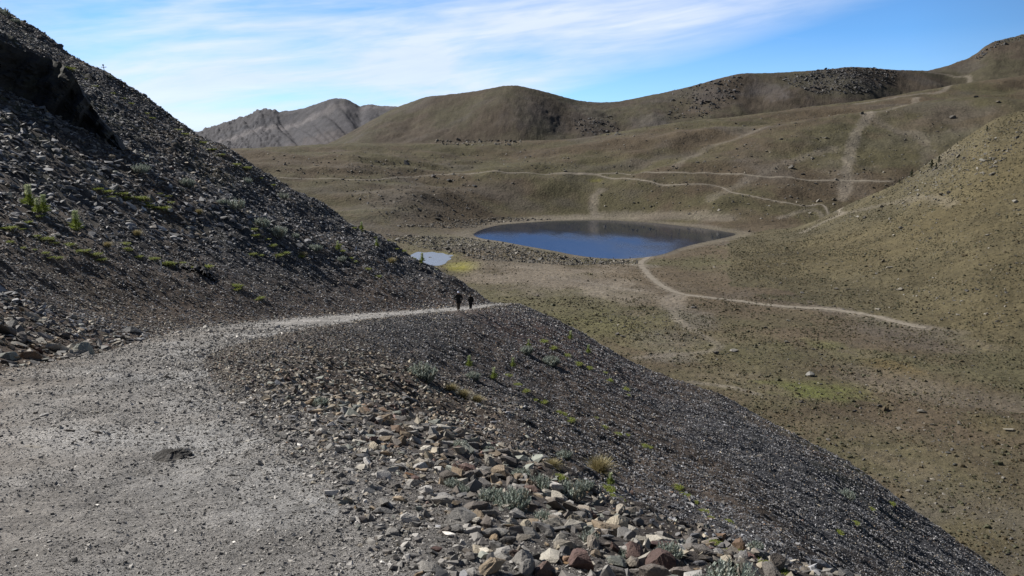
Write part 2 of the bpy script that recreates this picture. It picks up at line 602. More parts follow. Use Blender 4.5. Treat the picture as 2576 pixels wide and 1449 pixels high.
LAKE_PX = [(1192, 590), (1215, 577), (1262, 566), (1330, 560), (1400, 556), (1480, 554), (1560, 555.5), (1640, 561), (1700, 567), (1760, 574), (1810, 581), (1850, 589),
           (1822, 598), (1780, 607), (1740, 616), (1705, 626), (1672, 638), (1640, 645), (1600, 649), (1560, 650.5), (1520, 649.5), (1480, 646), (1440, 640),
           (1400, 632), (1355, 624), (1310, 616), (1262, 607), (1215, 600)]
LAKE = smooth_line([flat_pt(x, y, LAKE_Z) for x, y in LAKE_PX], 5, True)
POND_PX = [(1050, 634), (1070, 635), (1088, 633.5), (1100, 636), (1113, 636.5), (1122, 640), (1137, 641.5), (1129, 646), (1132, 650), (1124, 655), (1118, 662), (1098, 667), (1066, 662), (1030, 650)]
POND = smooth_line([flat_pt(x, y, FLOOR) for x, y in POND_PX], 4, True)

# each layer: crest (photo x, photo y, distance), foot distance, back slope
def layer(crest, foot, kb, power=1.0, base=FLOOR, rad=18.0, sg=0.008):
    a, m = pix([c[0] for c in crest], [c[1] for c in crest])
    D = np.array([c[2] for c in crest], float)
    fa = pix([c[0] for c in foot], [c[1] for c in foot])[0]
    fd = np.array([c[2] for c in foot], float)
    o = np.argsort(a); o2 = np.argsort(fa)
    a, zz, DD, fa, fd = a[o], (m * D)[o], D[o], fa[o2], fd[o2]
    g = np.linspace(a[0], a[-1], 1400)
    def soft(v, sg):
        n_ = max(int(sg / (g[1] - g[0]) * 3), 1)
        k_ = np.exp(-0.5 * (np.arange(-n_, n_ + 1) * (g[1] - g[0]) / sg) ** 2); k_ /= k_.sum()
        return np.convolve(np.concatenate([np.full(n_, v[0]), v, np.full(n_, v[-1])]), k_, 'valid')
    return dict(a=g, z=soft(np.interp(g, a, zz), sg), D=soft(np.interp(g, a, DD), 0.02), fa=g, fd=soft(np.interp(g, fa, fd), 0.03), kb=kb, p=power, base=base, rad=rad)


def layer_z(L, x, y):
    al = x / y
    D = np.interp(al, L['a'], L['D']); zc = np.interp(al, L['a'], L['z']); fd = np.interp(al, L['fa'], L['fd'])
    k = np.maximum((zc - L['base']) / np.maximum(D - fd, 20), 0.02)
    zc = zc - 400 * np.maximum(L['a'][0] - al, 0)
    r = L['rad']
    front = np.maximum(D - y, 0); back = np.maximum(y - D, 0)
    t = np.clip(front / np.maximum(D - fd, 20), 0, 3)
    prof = k * (np.sqrt(front ** 2 + r * r) - r)
    if L['p'] != 1.0:
        prof = np.maximum(zc - L['base'], 0.5) * (1 - np.clip(1 - t, 0, 1) ** L['p']) + np.maximum(t - 1, 0) * 60
    return zc - prof - L['kb'] * (np.sqrt(back ** 2 + r * r) - r)


LC = layer([(1560, 680, 540), (1640, 650, 565), (1680, 636, 590), (1710, 624, 610), (1780, 607, 640), (1850, 592, 655), (1900, 579, 665), (2000, 560, 665), (2110, 525, 650), (2200, 488, 630),
            (2270, 458, 615), (2340, 408, 600), (2400, 368, 585), (2460, 326, 575), (2500, 300, 570), (2540, 288, 565), (2576, 276, 560), (2700, 235, 550), (3000, 150, 540)],
           [(1560, 0, 535), (1640, 0, 530), (1680, 0, 500), (1760, 0, 440), (1900, 0, 400), (2100, 0, 370), (2330, 0, 335), (2576, 0, 300), (3000, 0, 260)], 0.32, 1.25, FLOOR, 12)
LJ = layer([(-600, 380, 900), (0, 378, 950), (620, 374, 1000), (760, 366, 1050), (900, 360, 1100), (1150, 359, 1150), (1250, 356, 1150), (1450, 350, 1150), (1560, 331, 1150), (1700, 308, 1150),
            (1850, 294, 1180), (2000, 274, 1200), (2200, 250, 1250), (2440, 208, 1310), (2576, 190, 1350), (3000, 160, 1400)],
           [(-600, 0, 640), (900, 0, 650), (1100, 0, 690), (1250, 0, 760), (1500, 0, 800), (1700, 0, 770), (1850, 0, 740), (2100, 0, 780), (3000, 0, 800)], 0.14, 1.0, FLOOR, 40)
LS = layer([(1600, 470, 960), (1680, 425, 990), (1760, 382, 1010), (1850, 348, 1030), (1930, 320, 1040), (2000, 306, 1050), (2100, 290, 1060), (2190, 278, 1080), (2350, 252, 1100), (2450, 244, 1080),
            (2520, 243, 1050), (2576, 252, 1040), (3000, 230, 1000)],
           [(1600, 0, 850), (1850, 0, 800), (2100, 0, 790), (2576, 0, 800), (3000, 0, 800)], 0.10, 1.0, -74, 30)
LP = layer([(1440, 560, 800), (1500, 515, 850), (1560, 492, 870), (1650, 482, 880), (1720, 484, 875), (1780, 500, 850), (1840, 545, 820)],
           [(1440, 0, 780), (1840, 0, 780)], 0.2, 1.0, -78, 25)
LM = layer([(700, 420, 1500), (850, 350, 1560), (940, 300, 1620), (1000, 268, 1620), (1040, 255, 1600), (1075, 241, 1580), (1110, 240, 1570), (1160, 235, 1550), (1220, 225, 1520), (1260, 216, 1500), (1290, 213, 1500),
            (1330, 220, 1500), (1400, 238, 1520), (1450, 253, 1560), (1500, 258, 1600), (1545, 258, 1620), (1600, 247, 1600), (1660, 235, 1600), (1720, 222, 1590), (1780, 205, 1580), (1830, 192, 1580),
            (1860, 184, 1590), (1900, 185, 1600), (1960, 183, 1610), (2040, 178, 1600), (2100, 172, 1600), (2150, 167, 1610), (2200, 172, 1620), (2250, 176, 1640), (2330, 178, 1660), (2450, 190, 1700), (3000, 220, 1700)],
           [(700, 0, 1200), (1000, 0, 1180), (1250, 0, 1220), (1500, 0, 1130), (1800, 0, 1200), (2100, 0, 1280), (3000, 0, 1300)], 0.35, 1.0, -60, 22)
LM2 = layer([(2200, 240, 1700), (2330, 179, 1720), (2360, 172, 1730), (2400, 160, 1740), (2440, 145, 1750), (2465, 128, 1760), (2480, 115, 1765), (2510, 102, 1770), (2535, 97, 1780), (2576, 86, 1790), (2700, 60, 1800), (3000, 0, 1800)],
            [(2200, 0, 1400), (2440, 0, 1330), (2576, 0, 1280), (3000, 0, 1250)], 0.3, 1.0, -20, 20, 0.004)
LW = layer([(-300, 420, 2900), (300, 400, 2950), (450, 352, 3000), (530, 322, 3000), (560, 312, 3000), (585, 306, 2990), (600, 299, 2980), (625, 292, 2970), (640, 286, 2960), (652, 278, 2950), (670, 277, 2950), (692, 278, 2950), (703, 284, 2950),
            (720, 280, 2920), (745, 277, 2900), (770, 270, 2880), (800, 260, 2860), (815, 254, 2850), (840, 247, 2840), (850, 247, 2830), (870, 249, 2830), (885, 256, 2830), (905, 268, 2800), (925, 262, 2780), (960, 266, 2780), (1000, 268, 2780),
            (1100, 300, 2750), (1250, 360, 2700)],
           [(-300, 0, 2300), (530, 0, 2200), (900, 0, 2100), (1250, 0, 2100)], 0.5, 1.0, -120, 14, 0.0014)


def smax(a, b, w):
    h = np.clip(0.5 + 0.5 * (a - b) / w, 0, 1)
    return b * (1 - h) + a * h + w * h * (1 - h)


def far_height(x, y):
    wx = x + 22 * fbm(x / 160, y / 160, 2, 301)
    big = fbm(x / 130, y / 130, 4, 101)
    mid = fbm(x / 26, y / 26, 3, 131)
    fine = fbm(x / 6.5, y / 6.5, 3, 151)
    zf = FLOOR + 0.25 * mid + 0.05 * fine
    # floor swells a little towards the near right and on the left of the lake
    zf = zf + 0.9 * sstep(330, 200, y) * fbm(x / 45, y / 45, 2, 161)
    lays = [layer_z(L, x, y) for L in (LC, LJ, LS, LP, LM, LM2, LW)]
    ids = np.zeros(x.shape, np.int8)
    # relief of each layer
    gul = 1 - np.abs(vnoise(x / 55 + 0.3 * vnoise(x / 90, y / 90, 5), y / 420, 201))      # gullies running down
    lays[0] = lays[0] + 0.9 * fbm(x / 40, y / 40, 3, 211) + 0.22 * fine + 1.2 * big * sstep(-79, -50, lays[0])
    lays[1] = lays[1] + 8.0 * fbm(x / 160, y / 100, 3, 221) * sstep(-79, -58, lays[1]) * sstep(0, 120, np.interp(x / y, LJ['a'], LJ['D']) - y) + 0.9 * mid + 0.25 * fine
    lays[2] = lays[2] + 6.0 * fbm(x / 100, y / 130, 3, 231) * sstep(-79, -50, lays[2]) * sstep(0, 90, np.interp(x / y, LS['a'], LS['D']) - y) + 0.9 * mid + 0.25 * fine
    lays[3] = lays[3] + 0.7 * mid + 0.2 * fine
    lays[4] = lays[4] + (17 * fbm(x / 170, y / 330, 2, 241) + 1.2 * mid) * sstep(-60, 30, lays[4]) * sstep(0, 130, np.interp(x / y, LM['a'], LM['D']) - y) \
        + 0.5 * mid + 0.5 * fine
    rug = sstep(0.1, 0.5, fbm(x / 90, y / 90, 2, 251))
    lays[5] = lays[5] + 1.5 * mid + 0.5 * fine
    gw = np.abs(vnoise((x + (y - 2800) * 0.5) / 34, y / 600, 261)); gw2 = np.abs(vnoise((x + (y - 2800) * 0.5) / 95, y / 700, 262))
    lays[6] = lays[6] - (7 * (1 - gw) ** 3 + 15 * (1 - gw2) ** 2) * sstep(10, 160, np.interp(x / y, LW['a'], LW['D']) - y) + 1.5 * mid + 0.9 * fine
    crag = sstep(pix(760, 0)[0], pix(600, 0)[0], x / y)
    lays[6] = lays[6] + crag * 12 * np.abs(fbm(x / 30, y / 30, 4, 271))
    z = zf
    for i, l in enumerate(lays):
        w = (5, 8, 10, 4, 10, 10, 10)[i]
        ids = np.where(l > z, i + 1, ids)
        z = smax(l, z, w)
    # basin of the lake and the pond
    d = polydist(x, y, LAKE, True) * np.where(inside(x, y, LAKE), -1, 1)
    beach = LAKE_Z + np.where(d > 0, 0.055 * d + 0.0, 0.35 * d)
    near_b = sstep(95, 8, d)
    z = np.where(d < 95, z * (1 - near_b) + np.minimum(z, np.maximum(beach, LAKE_Z - 6)) * near_b, z)
    z = np.where(d < 0, np.maximum(beach, LAKE_Z - 6), z)
    z = np.where((d > 0) & (d < 30), np.maximum(z, LAKE_Z + 0.03 + 0.02 * d), z)
    dp = polydist(x, y, POND, True) * np.where(inside(x, y, POND), -1, 1)
    z = np.where(dp < 14, np.where(dp < 0, FLOOR - 0.9, FLOOR - 0.28 + (z - FLOOR + 0.28) * sstep(0, 14, dp)), z)
    return z, ids, d, dp


FB, FR = 1500, 1000
FA0, FA1, FY0, FY1 = -0.80, 0.95, 70.0, 4200.0
fb_a = np.linspace(FA0, FA1, FB)
fb_y = FY0 * np.exp(np.linspace(0, math.log(FY1 / FY0), FR))
_fa, _fy = np.meshgrid(fb_a, fb_y)
_fx = _fa * _fy
FZ, FID, FLD, FPD = far_height(_fx, _fy)


def far_z(x, y):
    x = np.asarray(x, float); y = np.asarray(y, float)
    fj = (x / y - FA0) / (FA1 - FA0) * (FB - 1)
    fi = np.log(np.maximum(y, FY0) / FY0) / math.log(FY1 / FY0) * (FR - 1)
    return _bil(FZ, fi, fj)


def far_hit(px, py):
    a, m = pix(np.atleast_1d(px), np.atleast_1d(py))
    D = np.exp(np.linspace(math.log(120.0), math.log(4000), 900))
    d = far_z(a[:, None] * D, np.broadcast_to(D, (len(a), len(D)))) - m[:, None] * D
    hit = d > 0
    k = np.clip(np.argmax(hit, 1), 1, None)
    r = np.arange(len(a))
    t = d[r, k - 1] / (d[r, k - 1] - d[r, k] + 1e-9)
    y = D[k - 1] + (D[k] - D[k - 1]) * np.clip(t, 0, 1)
    y = np.where(hit.any(1), y, np.nan)
    return np.stack([a * y, y, m * y], -1)


def hit_line(pts):
    h = far_hit([p[0] for p in pts], [p[1] for p in pts])
    return h[~np.isnan(h[:, 1])]


# trails: photo polylines dropped on the terrain; width in metres
TRAILS = [
    ('wide pale trail along the foot of the right hill towards the lake', 3.6, [(1655, 636), (1630, 648), (1612, 662), (1622, 680), (1640, 700), (1670, 722), (1715, 740), (1790, 750), (1850, 757), (1910, 765), (1980, 772), (2080, 778), (2170, 790), (2230, 803), (2290, 818), (2330, 826)]),
    ('thin pale trail running on the left along the terrace behind the lake', 2.0, [(700, 446), (740, 449), (800, 450), (900, 452), (960, 451), (1000, 446), (1080, 441), (1180, 438), (1290, 435), (1400, 436), (1500, 438)]),
    ('straight pale track crossing the slope right of the lake', 2.3, [(1400, 437), (1500, 439), (1560, 436), (1640, 434), (1720, 434), (1800, 437), (1900, 443), (2000, 448), (2100, 453), (2200, 456), (2245, 457)]),
    ('pale footpath falling from the terrace towards the group of walkers', 2.0, [(1500, 440), (1560, 449), (1640, 458), (1720, 464), (1800, 468), (1840, 484), (1900, 495), (1960, 508), (2020, 518), (2080, 528), (2115, 540)]),
]
RIBBON = []
for lab, wd, pts in TRAILS:
    h = hit_line(pts)
    RIBBON.append((lab, wd, smooth_line(h[:, :2], 10)))
SOFT = [([(2330, 181), (2370, 186), (2400, 193), (2440, 207), (2380, 222), (2320, 235), (2240, 248), (2150, 262)], 4, 0.6),  # bare worn earth: (photo polyline, half width m, strength)
    ([(2190, 282), (2170, 310), (2150, 345), (2140, 380), (2135, 410), (2130, 440), (2125, 470), (2120, 500)], 6, 0.6),
    ([(2190, 282), (2240, 275), (2290, 262), (2305, 245)], 4, 0.5),
    ([(1700, 420), (1760, 385), (1850, 350), (1930, 318)], 5, 0.35),
    ([(1790, 500), (1850, 470), (1930, 430), (2010, 400), (2100, 375)], 6, 0.35),
    ([(1500, 545), (1492, 520), (1495, 495), (1510, 480)], 5, 0.6),
    ([(2190, 290), (2260, 330), (2330, 370), (2380, 400)], 8, 0.3),
    ([(2115, 540), (2070, 560), (2020, 585)], 4, 0.5),
    ([(2115, 540), (2200, 520), (2300, 500), (2400, 515)], 3, 0.3),
    ([(1960, 548), (2060, 532), (2110, 528)], 3, 0.5),
    ([(1690, 776), (1700, 800), (1730, 822), (1780, 850), (1810, 872), (1760, 888), (1660, 895), (1600, 900)], 2.2, 0.5),
    ([(1700, 745), (1690, 776)], 6, 0.6),
    ([(1740, 962), (1800, 968), (1850, 976), (1900, 990)], 2, 0.6),
    ([(1390, 697), (1450, 706), (1530, 720), (1600, 732)], 3, 0.5),
    ([(2080, 778), (2100, 775), (2200, 800), (2420, 835)], 3, 0.25),
    ([(2180, 940), (2250, 965), (2330, 985), (2450, 1010), (2576, 1020)], 9, 0.3),
    ([(1590, 652), (1560, 662), (1640, 670)], 5, 0.6),
    ([(1830, 548), (1700, 545), (1560, 543), (1400, 548), (1260, 560)], 10, 0.55),
]
SOFTW = []
for pts, hw, st in SOFT:
    h = hit_line(pts)
    if len(h) > 1:
        SOFTW.append((smooth_line(h[:, :2], 6), hw, st))


def blob(px, py, rx, ry):
    """an ellipse seen in the photograph -> plan centre and radii"""
    hh = hit_line([(px, py)])
    if not len(hh):
        hh = hit_line([(px, py + 14)])
    if not len(hh):
        return 0.0, -1e6, 1.0, 1.0
    c = hh[0]
    e = hit_line([(px + rx, py)])
    n = hit_line([(px, py - ry)])
    a = abs(e[0][0] - c[0]) if len(e) else 10
    b = abs(n[0][1] - c[1]) if len(n) else 30
    return c[0], c[1], max(a, 1), min(max(b, 3), 2.5 * max(a, 1))


PATCH = [  # (px, py, rx, ry, colour, strength)
    (1160, 668, 42, 14, (0.205, 0.190, 0.035), 1.0), (1110, 640, 60, 8, (0.17, 0.16, 0.05), .6), (1500, 455, 22, 5, (0.17, 0.16, 0.035), .8), (1420, 390, 16, 22, (0.13, 0.13, 0.055), .6),
    (2030, 985, 120, 26, (0.13, 0.14, 0.045), .9), (1930, 962, 70, 10, (0.12, 0.13, 0.04), .8), (2230, 920, 65, 24, (0.145, 0.105, 0.045), .7), (2080, 872, 50, 20, (0.13, 0.14, 0.05), .6),
    (1950, 880, 70, 20, (0.11, 0.11, 0.05), .5), (1500, 820, 200, 40, (0.118, 0.114, 0.050), .8), (1850, 880, 160, 40, (0.112, 0.108, 0.052), .6), (2500, 1060, 70, 30, (0.13, 0.115, 0.05), .5), (2450, 1350, 120, 60, (0.125, 0.105, 0.045), .6),
    (1400, 700, 230, 34, (0.215, 0.185, 0.150), .95), (1300, 660, 160, 15, (0.21, 0.185, 0.15), .6), (1560, 740, 100, 26, (0.205, 0.18, 0.145), .7), (1740, 800, 60, 30, (0.17, 0.155, 0.14), .6), (1690, 850, 90, 25, (0.15, 0.14, 0.12), .5),
    (1680, 900, 70, 12, (0.20, 0.19, 0.175), .5), (1350, 290, 70, 40, (0.16, 0.148, 0.150), .7), (1490, 300, 60, 40, (0.12, 0.110, 0.115), .6), (1640, 300, 60, 20, (0.165, 0.15, 0.16), .7),
    (1700, 240, 110, 40, (0.115, 0.108, 0.112), .7), (1930, 225, 60, 30, (0.175, 0.163, 0.170), .85), (2120, 205, 110, 30, (0.085, 0.082, 0.088), .8), (1780, 240, 60, 40, (0.15, 0.14, 0.148), .7),
    (760, 310, 260, 50, (0.200, 0.187, 0.195), .9), (640, 310, 90, 50, (0.06, 0.063, 0.078), 1.2), (820, 350, 40, 20, (0.17, 0.14, 0.13), .4), (950, 285, 50, 30, (0.125, 0.122, 0.130), .6), (1040, 265, 40, 25, (0.15, 0.145, 0.15), .6),
    (860, 255, 40, 8, (0.17, 0.165, 0.155), .6), (2120, 440, 60, 60, (0.165, 0.145, 0.125), .35), (2300, 330, 90, 50, (0.155, 0.125, 0.105), .45), (1900, 400, 90, 40, (0.13, 0.12, 0.115), .4), (1870, 330, 60, 12, (0.085, 0.08, 0.06), .5),
    (2350, 430, 90, 70, (0.12, 0.112, 0.085), .4), (1000, 500, 120, 60, (0.12, 0.115, 0.105), .4), (2450, 300, 60, 30, (0.12, 0.12, 0.085), .3), (2520, 100, 40, 12, (0.075, 0.08, 0.10), .8),
    (1150, 600, 160, 22, (0.155, 0.142, 0.118), .5), (2400, 340, 70, 20, (0.20, 0.19, 0.165), .4),
]


def far_colour(x, y, z, ids, d, dp):
    n = fbm(x / 170, y / 110, 4, 401); n2 = fbm(x / 34, y / 34, 4, 411); n3 = fbm(x / 9, y / 9, 3, 421)
    brown = np.array([0.110, 0.086, 0.058]); olive = np.array([0.106, 0.096, 0.054]); grey = np.array([0.118, 0.104, 0.092]); tan = np.array([0.150, 0.120, 0.086])
    c = brown + (olive - brown) * sstep(-0.5, 0.5, n + 0.5 * n2)[..., None]
    c = c + (tan - c) * (sstep(0.25, 0.9, n2) * 0.5)[..., None]
    c = c + (grey - c) * (sstep(0.25, 0.7, fbm(x / 120, y / 90, 3, 431)) * 0.5)[..., None]
    hill = (ids == 1)
    c = np.where(hill[..., None], np.array([0.103, 0.088, 0.051]) * (1 + 0.14 * n2[..., None] + 0.08 * n3[..., None]) + (n * 0.012)[..., None] * np.array([1, 0.6, 0]), c)
    roll = (ids >= 2) & (ids <= 4)
    c = np.where(roll[..., None], c * np.array([0.82, 0.81, 0.80]), c)
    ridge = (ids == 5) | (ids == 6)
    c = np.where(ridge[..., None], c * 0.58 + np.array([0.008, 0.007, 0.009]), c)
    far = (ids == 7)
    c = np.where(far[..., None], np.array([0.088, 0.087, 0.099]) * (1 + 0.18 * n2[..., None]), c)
    for px, py, rx, ry, col, st in PATCH:
        cx, cy, a, b = blob(px, py, rx, ry)
        q = np.sqrt(((x - cx) / a) ** 2 + ((y - cy) / b) ** 2) + 0.45 * n2 + 0.30 * n3
        w = st * (1.0 if st >= 0.9 and col[1] > 1.8 * col[2] else 0.75 if py > 420 or px < 1000 else 0.35) * (1 - sstep(0.30, 1.35, q))
        c = c + (np.array(col) - c) * w[..., None]
    # beach round the lake: pale gravel band, widest on the far shore
    fr = sstep(-200, 0, y - 700) * 12
    bw = (1 - sstep(2 + fr * 0.8, 9 + fr, d + 4 * n2)) * 0.6
    c = c + (np.array([0.175, 0.155, 0.125]) - c) * bw[..., None]
    wet = (1 - sstep(1, 5, np.abs(d))) * 0.35
    c = c * (1 - wet * 0.55)[..., None]
    c = np.where((d < 0)[..., None], np.array([0.07, 0.07, 0.055]), c)
    c = c + (np.array([0.15, 0.14, 0.06]) - c) * ((1 - sstep(2, 14, dp)) * 0.5)[..., None]
    for line, hw, st in SOFTW:
        bb = line.min(0) - 40, line.max(0) + 40
        m = (x > bb[0][0]) & (x < bb[1][0]) & (y > bb[0][1]) & (y < bb[1][1])
        if not m.any():
            continue
        q = polydist(x[m], y[m], line) / hw + 0.35 * n3[m] + 0.3 * n2[m]
        w = st * (1 - sstep(0.4, 1.6, q))
        c[m] = c[m] + (np.array([0.225, 0.198, 0.165]) - c[m]) * w[:, None]
    for lab, hw, line in RIBBON:
        bb = line.min(0) - 30, line.max(0) + 30
        m = (x > bb[0][0]) & (x < bb[1][0]) & (y > bb[0][1]) & (y < bb[1][1])
        q = polydist(x[m], y[m], line) / hw + 0.3 * n3[m]
        w = 0.5 * (1 - sstep(0.5, 1.4, q))
        c[m] = c[m] + (np.array([0.235, 0.208, 0.172]) - c[m]) * w[:, None]
    return np.clip(c, 0.02, 0.5)


_FC = far_colour(_fx, _fy, FZ, FID, FLD, FPD)
_idq = FID[:-1, :-1]
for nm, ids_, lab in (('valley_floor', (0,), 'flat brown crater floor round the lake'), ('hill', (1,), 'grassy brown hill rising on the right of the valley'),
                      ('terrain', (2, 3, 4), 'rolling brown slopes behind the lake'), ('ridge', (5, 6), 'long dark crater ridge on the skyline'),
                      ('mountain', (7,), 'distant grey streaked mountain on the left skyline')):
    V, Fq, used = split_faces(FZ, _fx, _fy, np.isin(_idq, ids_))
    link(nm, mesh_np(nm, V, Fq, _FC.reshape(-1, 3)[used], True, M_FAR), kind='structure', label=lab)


def poly_sheet(name, poly, z, mat, **props):
    c = poly.mean(0)
    P = c + (poly - c) * 1.0
    n = len(P)
    V = np.concatenate([[[c[0], c[1], z]], np.column_stack([P, np.full(n, z)])])
    Fc = np.array([(0, 1 + i, 1 + (i + 1) % n) for i in range(n)])
    return link(name, mesh_np(name, V, Fc, None, False, mat), **props)


def grow(poly, d):
    c = poly.mean(0)
    v = poly - c
    L = np.linalg.norm(v, axis=1, keepdims=True)
    return c + v * (L + d) / L


poly_sheet('lake_water', grow(LAKE, 0.6), LAKE_Z, M_LAKE, kind='structure', label='round dark blue crater lake')
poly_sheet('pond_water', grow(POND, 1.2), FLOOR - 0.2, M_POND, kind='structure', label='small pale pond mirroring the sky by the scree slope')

for k, (lab, wd, line) in enumerate(RIBBON):
    L = smooth_line(line[::3], 6)
    t = np.gradient(L, axis=0); t /= np.linalg.norm(t, axis=1, keepdims=True) + 1e-9
    nrm = np.stack([-t[:, 1], t[:, 0]], -1)
    jit = 1 + 0.35 * vnoise(np.arange(len(L)) * 0.35, np.full(len(L), k * 3.3), 55)
    fade = np.minimum(1, np.minimum(np.arange(len(L)), np.arange(len(L))[::-1]) / 6 + 0.15)
    V = []; nc = 5
    for j in range(nc):
        o = (j / (nc - 1) - 0.5) * wd
        P = L + nrm * (o * jit * fade)[:, None]
        V.append(np.column_stack([P, far_z(P[:, 0], P[:, 1]) + 0.12]))
    V = np.stack(V, 1).reshape(-1, 3)
    n = len(L)
    idx = np.arange(n * nc).reshape(n, nc)
    Fq = np.stack([idx[:-1, :-1], idx[:-1, 1:], idx[1:, 1:], idx[1:, :-1]], -1).reshape(-1, 4)
    col = np.array([0.235, 0.208, 0.172]) * (1 + 0.15 * rng.normal(size=(len(V), 1)) * 0.5)
    link('trail', mesh_np('trail', V, Fq, col, True, M_TRAIL), kind='structure', label=lab)
print('terrain done')

# ================================================================== ROCKS
def hull_rock(n, stretch, seed, facet=0.0):
    r = np.random.default_rng(seed)
    p = r.normal(size=(n, 3))
    p /= np.linalg.norm(p, axis=1, keepdims=True)
    # cut by a few planes: angular slabs rather than balls
    for _ in range(5):
        d = r.normal(size=3); d /= np.linalg.norm(d)
        k = r.uniform(0.35, 0.75)
        s = p @ d
        p = np.where((s > k)[:, None], p - np.outer(s - k, d), p)
    p *= np.array(stretch) * r.uniform(0.8, 1.2, 3)
    bm = bmesh.new()
    vs = [bm.verts.new(tuple(q)) for q in p]
    res = bmesh.ops.convex_hull(bm, input=vs)
    bmesh.ops.delete(bm, geom=[v for v in bm.verts if not v.link_faces], context='VERTS')
    bmesh.ops.triangulate(bm, faces=bm.faces[:])
    bm.verts.index_update()
    V = np.array([v.co[:] for v in bm.verts]); Fc = np.array([[v.index for v in f.verts] for f in bm.faces])
    bm.free()
    V = V / (np.abs(V).max())
    return V, Fc


BIG = [hull_rock(22, (1.0, random.uniform(0.6, 0.95), random.uniform(0.38, 0.75)), 100 + i) for i in range(26)]
MIDR = [hull_rock(11, (1.0, random.uniform(0.55, 0.95), random.uniform(0.3, 0.7)), 200 + i) for i in range(24)]
SMALL = [hull_rock(7, (1.0, random.uniform(0.55, 0.95), random.uniform(0.3, 0.7)), 300 + i) for i in range(20)]


def rand_rot(n, r, flat=0.0):
    """random rotations; flat > 0 keeps slabs lying down"""
    yaw = r.uniform(0, 2 * math.pi, n)
    tilt = r.normal(size=n) * (1.0 - flat) * 1.2
    ax = r.uniform(0, 2 * math.pi, n)
    cy, sy = np.cos(yaw), np.sin(yaw)
    Z = np.zeros((n, 3, 3)); Z[:, 0, 0] = cy; Z[:, 0, 1] = -sy; Z[:, 1, 0] = sy; Z[:, 1, 1] = cy; Z[:, 2, 2] = 1
    u = np.stack([np.cos(ax), np.sin(ax), np.zeros(n)], -1)
    c, s = np.cos(tilt), np.sin(tilt)
    K = np.zeros((n, 3, 3)); K[:, 0, 1] = -u[:, 2]; K[:, 0, 2] = u[:, 1]; K[:, 1, 0] = u[:, 2]; K[:, 1, 2] = -u[:, 0]; K[:, 2, 0] = -u[:, 1]; K[:, 2, 1] = u[:, 0]
    I = np.eye(3)[None]
    T = I + s[:, None, None] * K + (1 - c)[:, None, None] * (K @ K)
    return T @ Z


def scatter_mesh(name, lib, pos, size, rot, col, mat, variant=None, mul=None, **props):
    n = len(pos)
    variant = rng.integers(0, len(lib), n) if variant is None else variant
    Vs, Fs, Cs = [], [], []
    off = 0
    for k, (v, f) in enumerate(lib):
        sel = np.where(variant == k)[0]
        if not len(sel):
            continue
        vv = v[None] if mul is None else v[None] * mul[sel][:, None, :]
        P = np.einsum('nij,nvj->nvi', rot[sel], np.broadcast_to(vv, (len(sel), len(v), 3))) * size[sel][:, None, None] + pos[sel][:, None]
        Vs.append(P.reshape(-1, 3))
        Fs.append((f[None] + (np.arange(len(sel)) * len(v))[:, None, None] + off).reshape(-1, 3))
        Cs.append(np.repeat(col[sel], len(v), 0))
        off += len(sel) * len(v)
    me = mesh_np(name, np.concatenate(Vs), np.concatenate(Fs), np.concatenate(Cs), False, mat)
    return link(name, me, **props)


def rock_colour(n, r, warm):
    """warm 0..1 : dark blue-grey scree .. beige and rusty stones"""
    cold = np.array([[0.145, 0.150, 0.165], [0.085, 0.088, 0.098], [0.21, 0.213, 0.23], [0.12, 0.113, 0.110], [0.31, 0.31, 0.325], [0.10, 0.102, 0.114]])
    wm = np.array([[0.26, 0.205, 0.145], [0.33, 0.29, 0.225], [0.20, 0.21, 0.185], [0.215, 0.188, 0.158], [0.14, 0.12, 0.105], [0.27, 0.24, 0.20], [0.165, 0.15, 0.138], [0.11, 0.102, 0.098], [0.36, 0.335, 0.29], [0.15, 0.145, 0.142]])
    rust = np.array([[0.20, 0.13, 0.085], [0.14, 0.09, 0.075], [0.25, 0.185, 0.12], [0.12, 0.075, 0.066]])
    c = cold[r.integers(0, len(cold), n)]
    u = r.uniform(size=n)
    c = np.where((u < warm)[:, None], wm[r.integers(0, len(wm), n)], c)
    v = r.uniform(size=n)
    c = np.where((v < 0.08 * warm)[:, None], rust[r.integers(0, len(rust), n)], c)
    return c * np.exp(r.normal(size=(n, 1)) * 0.25)


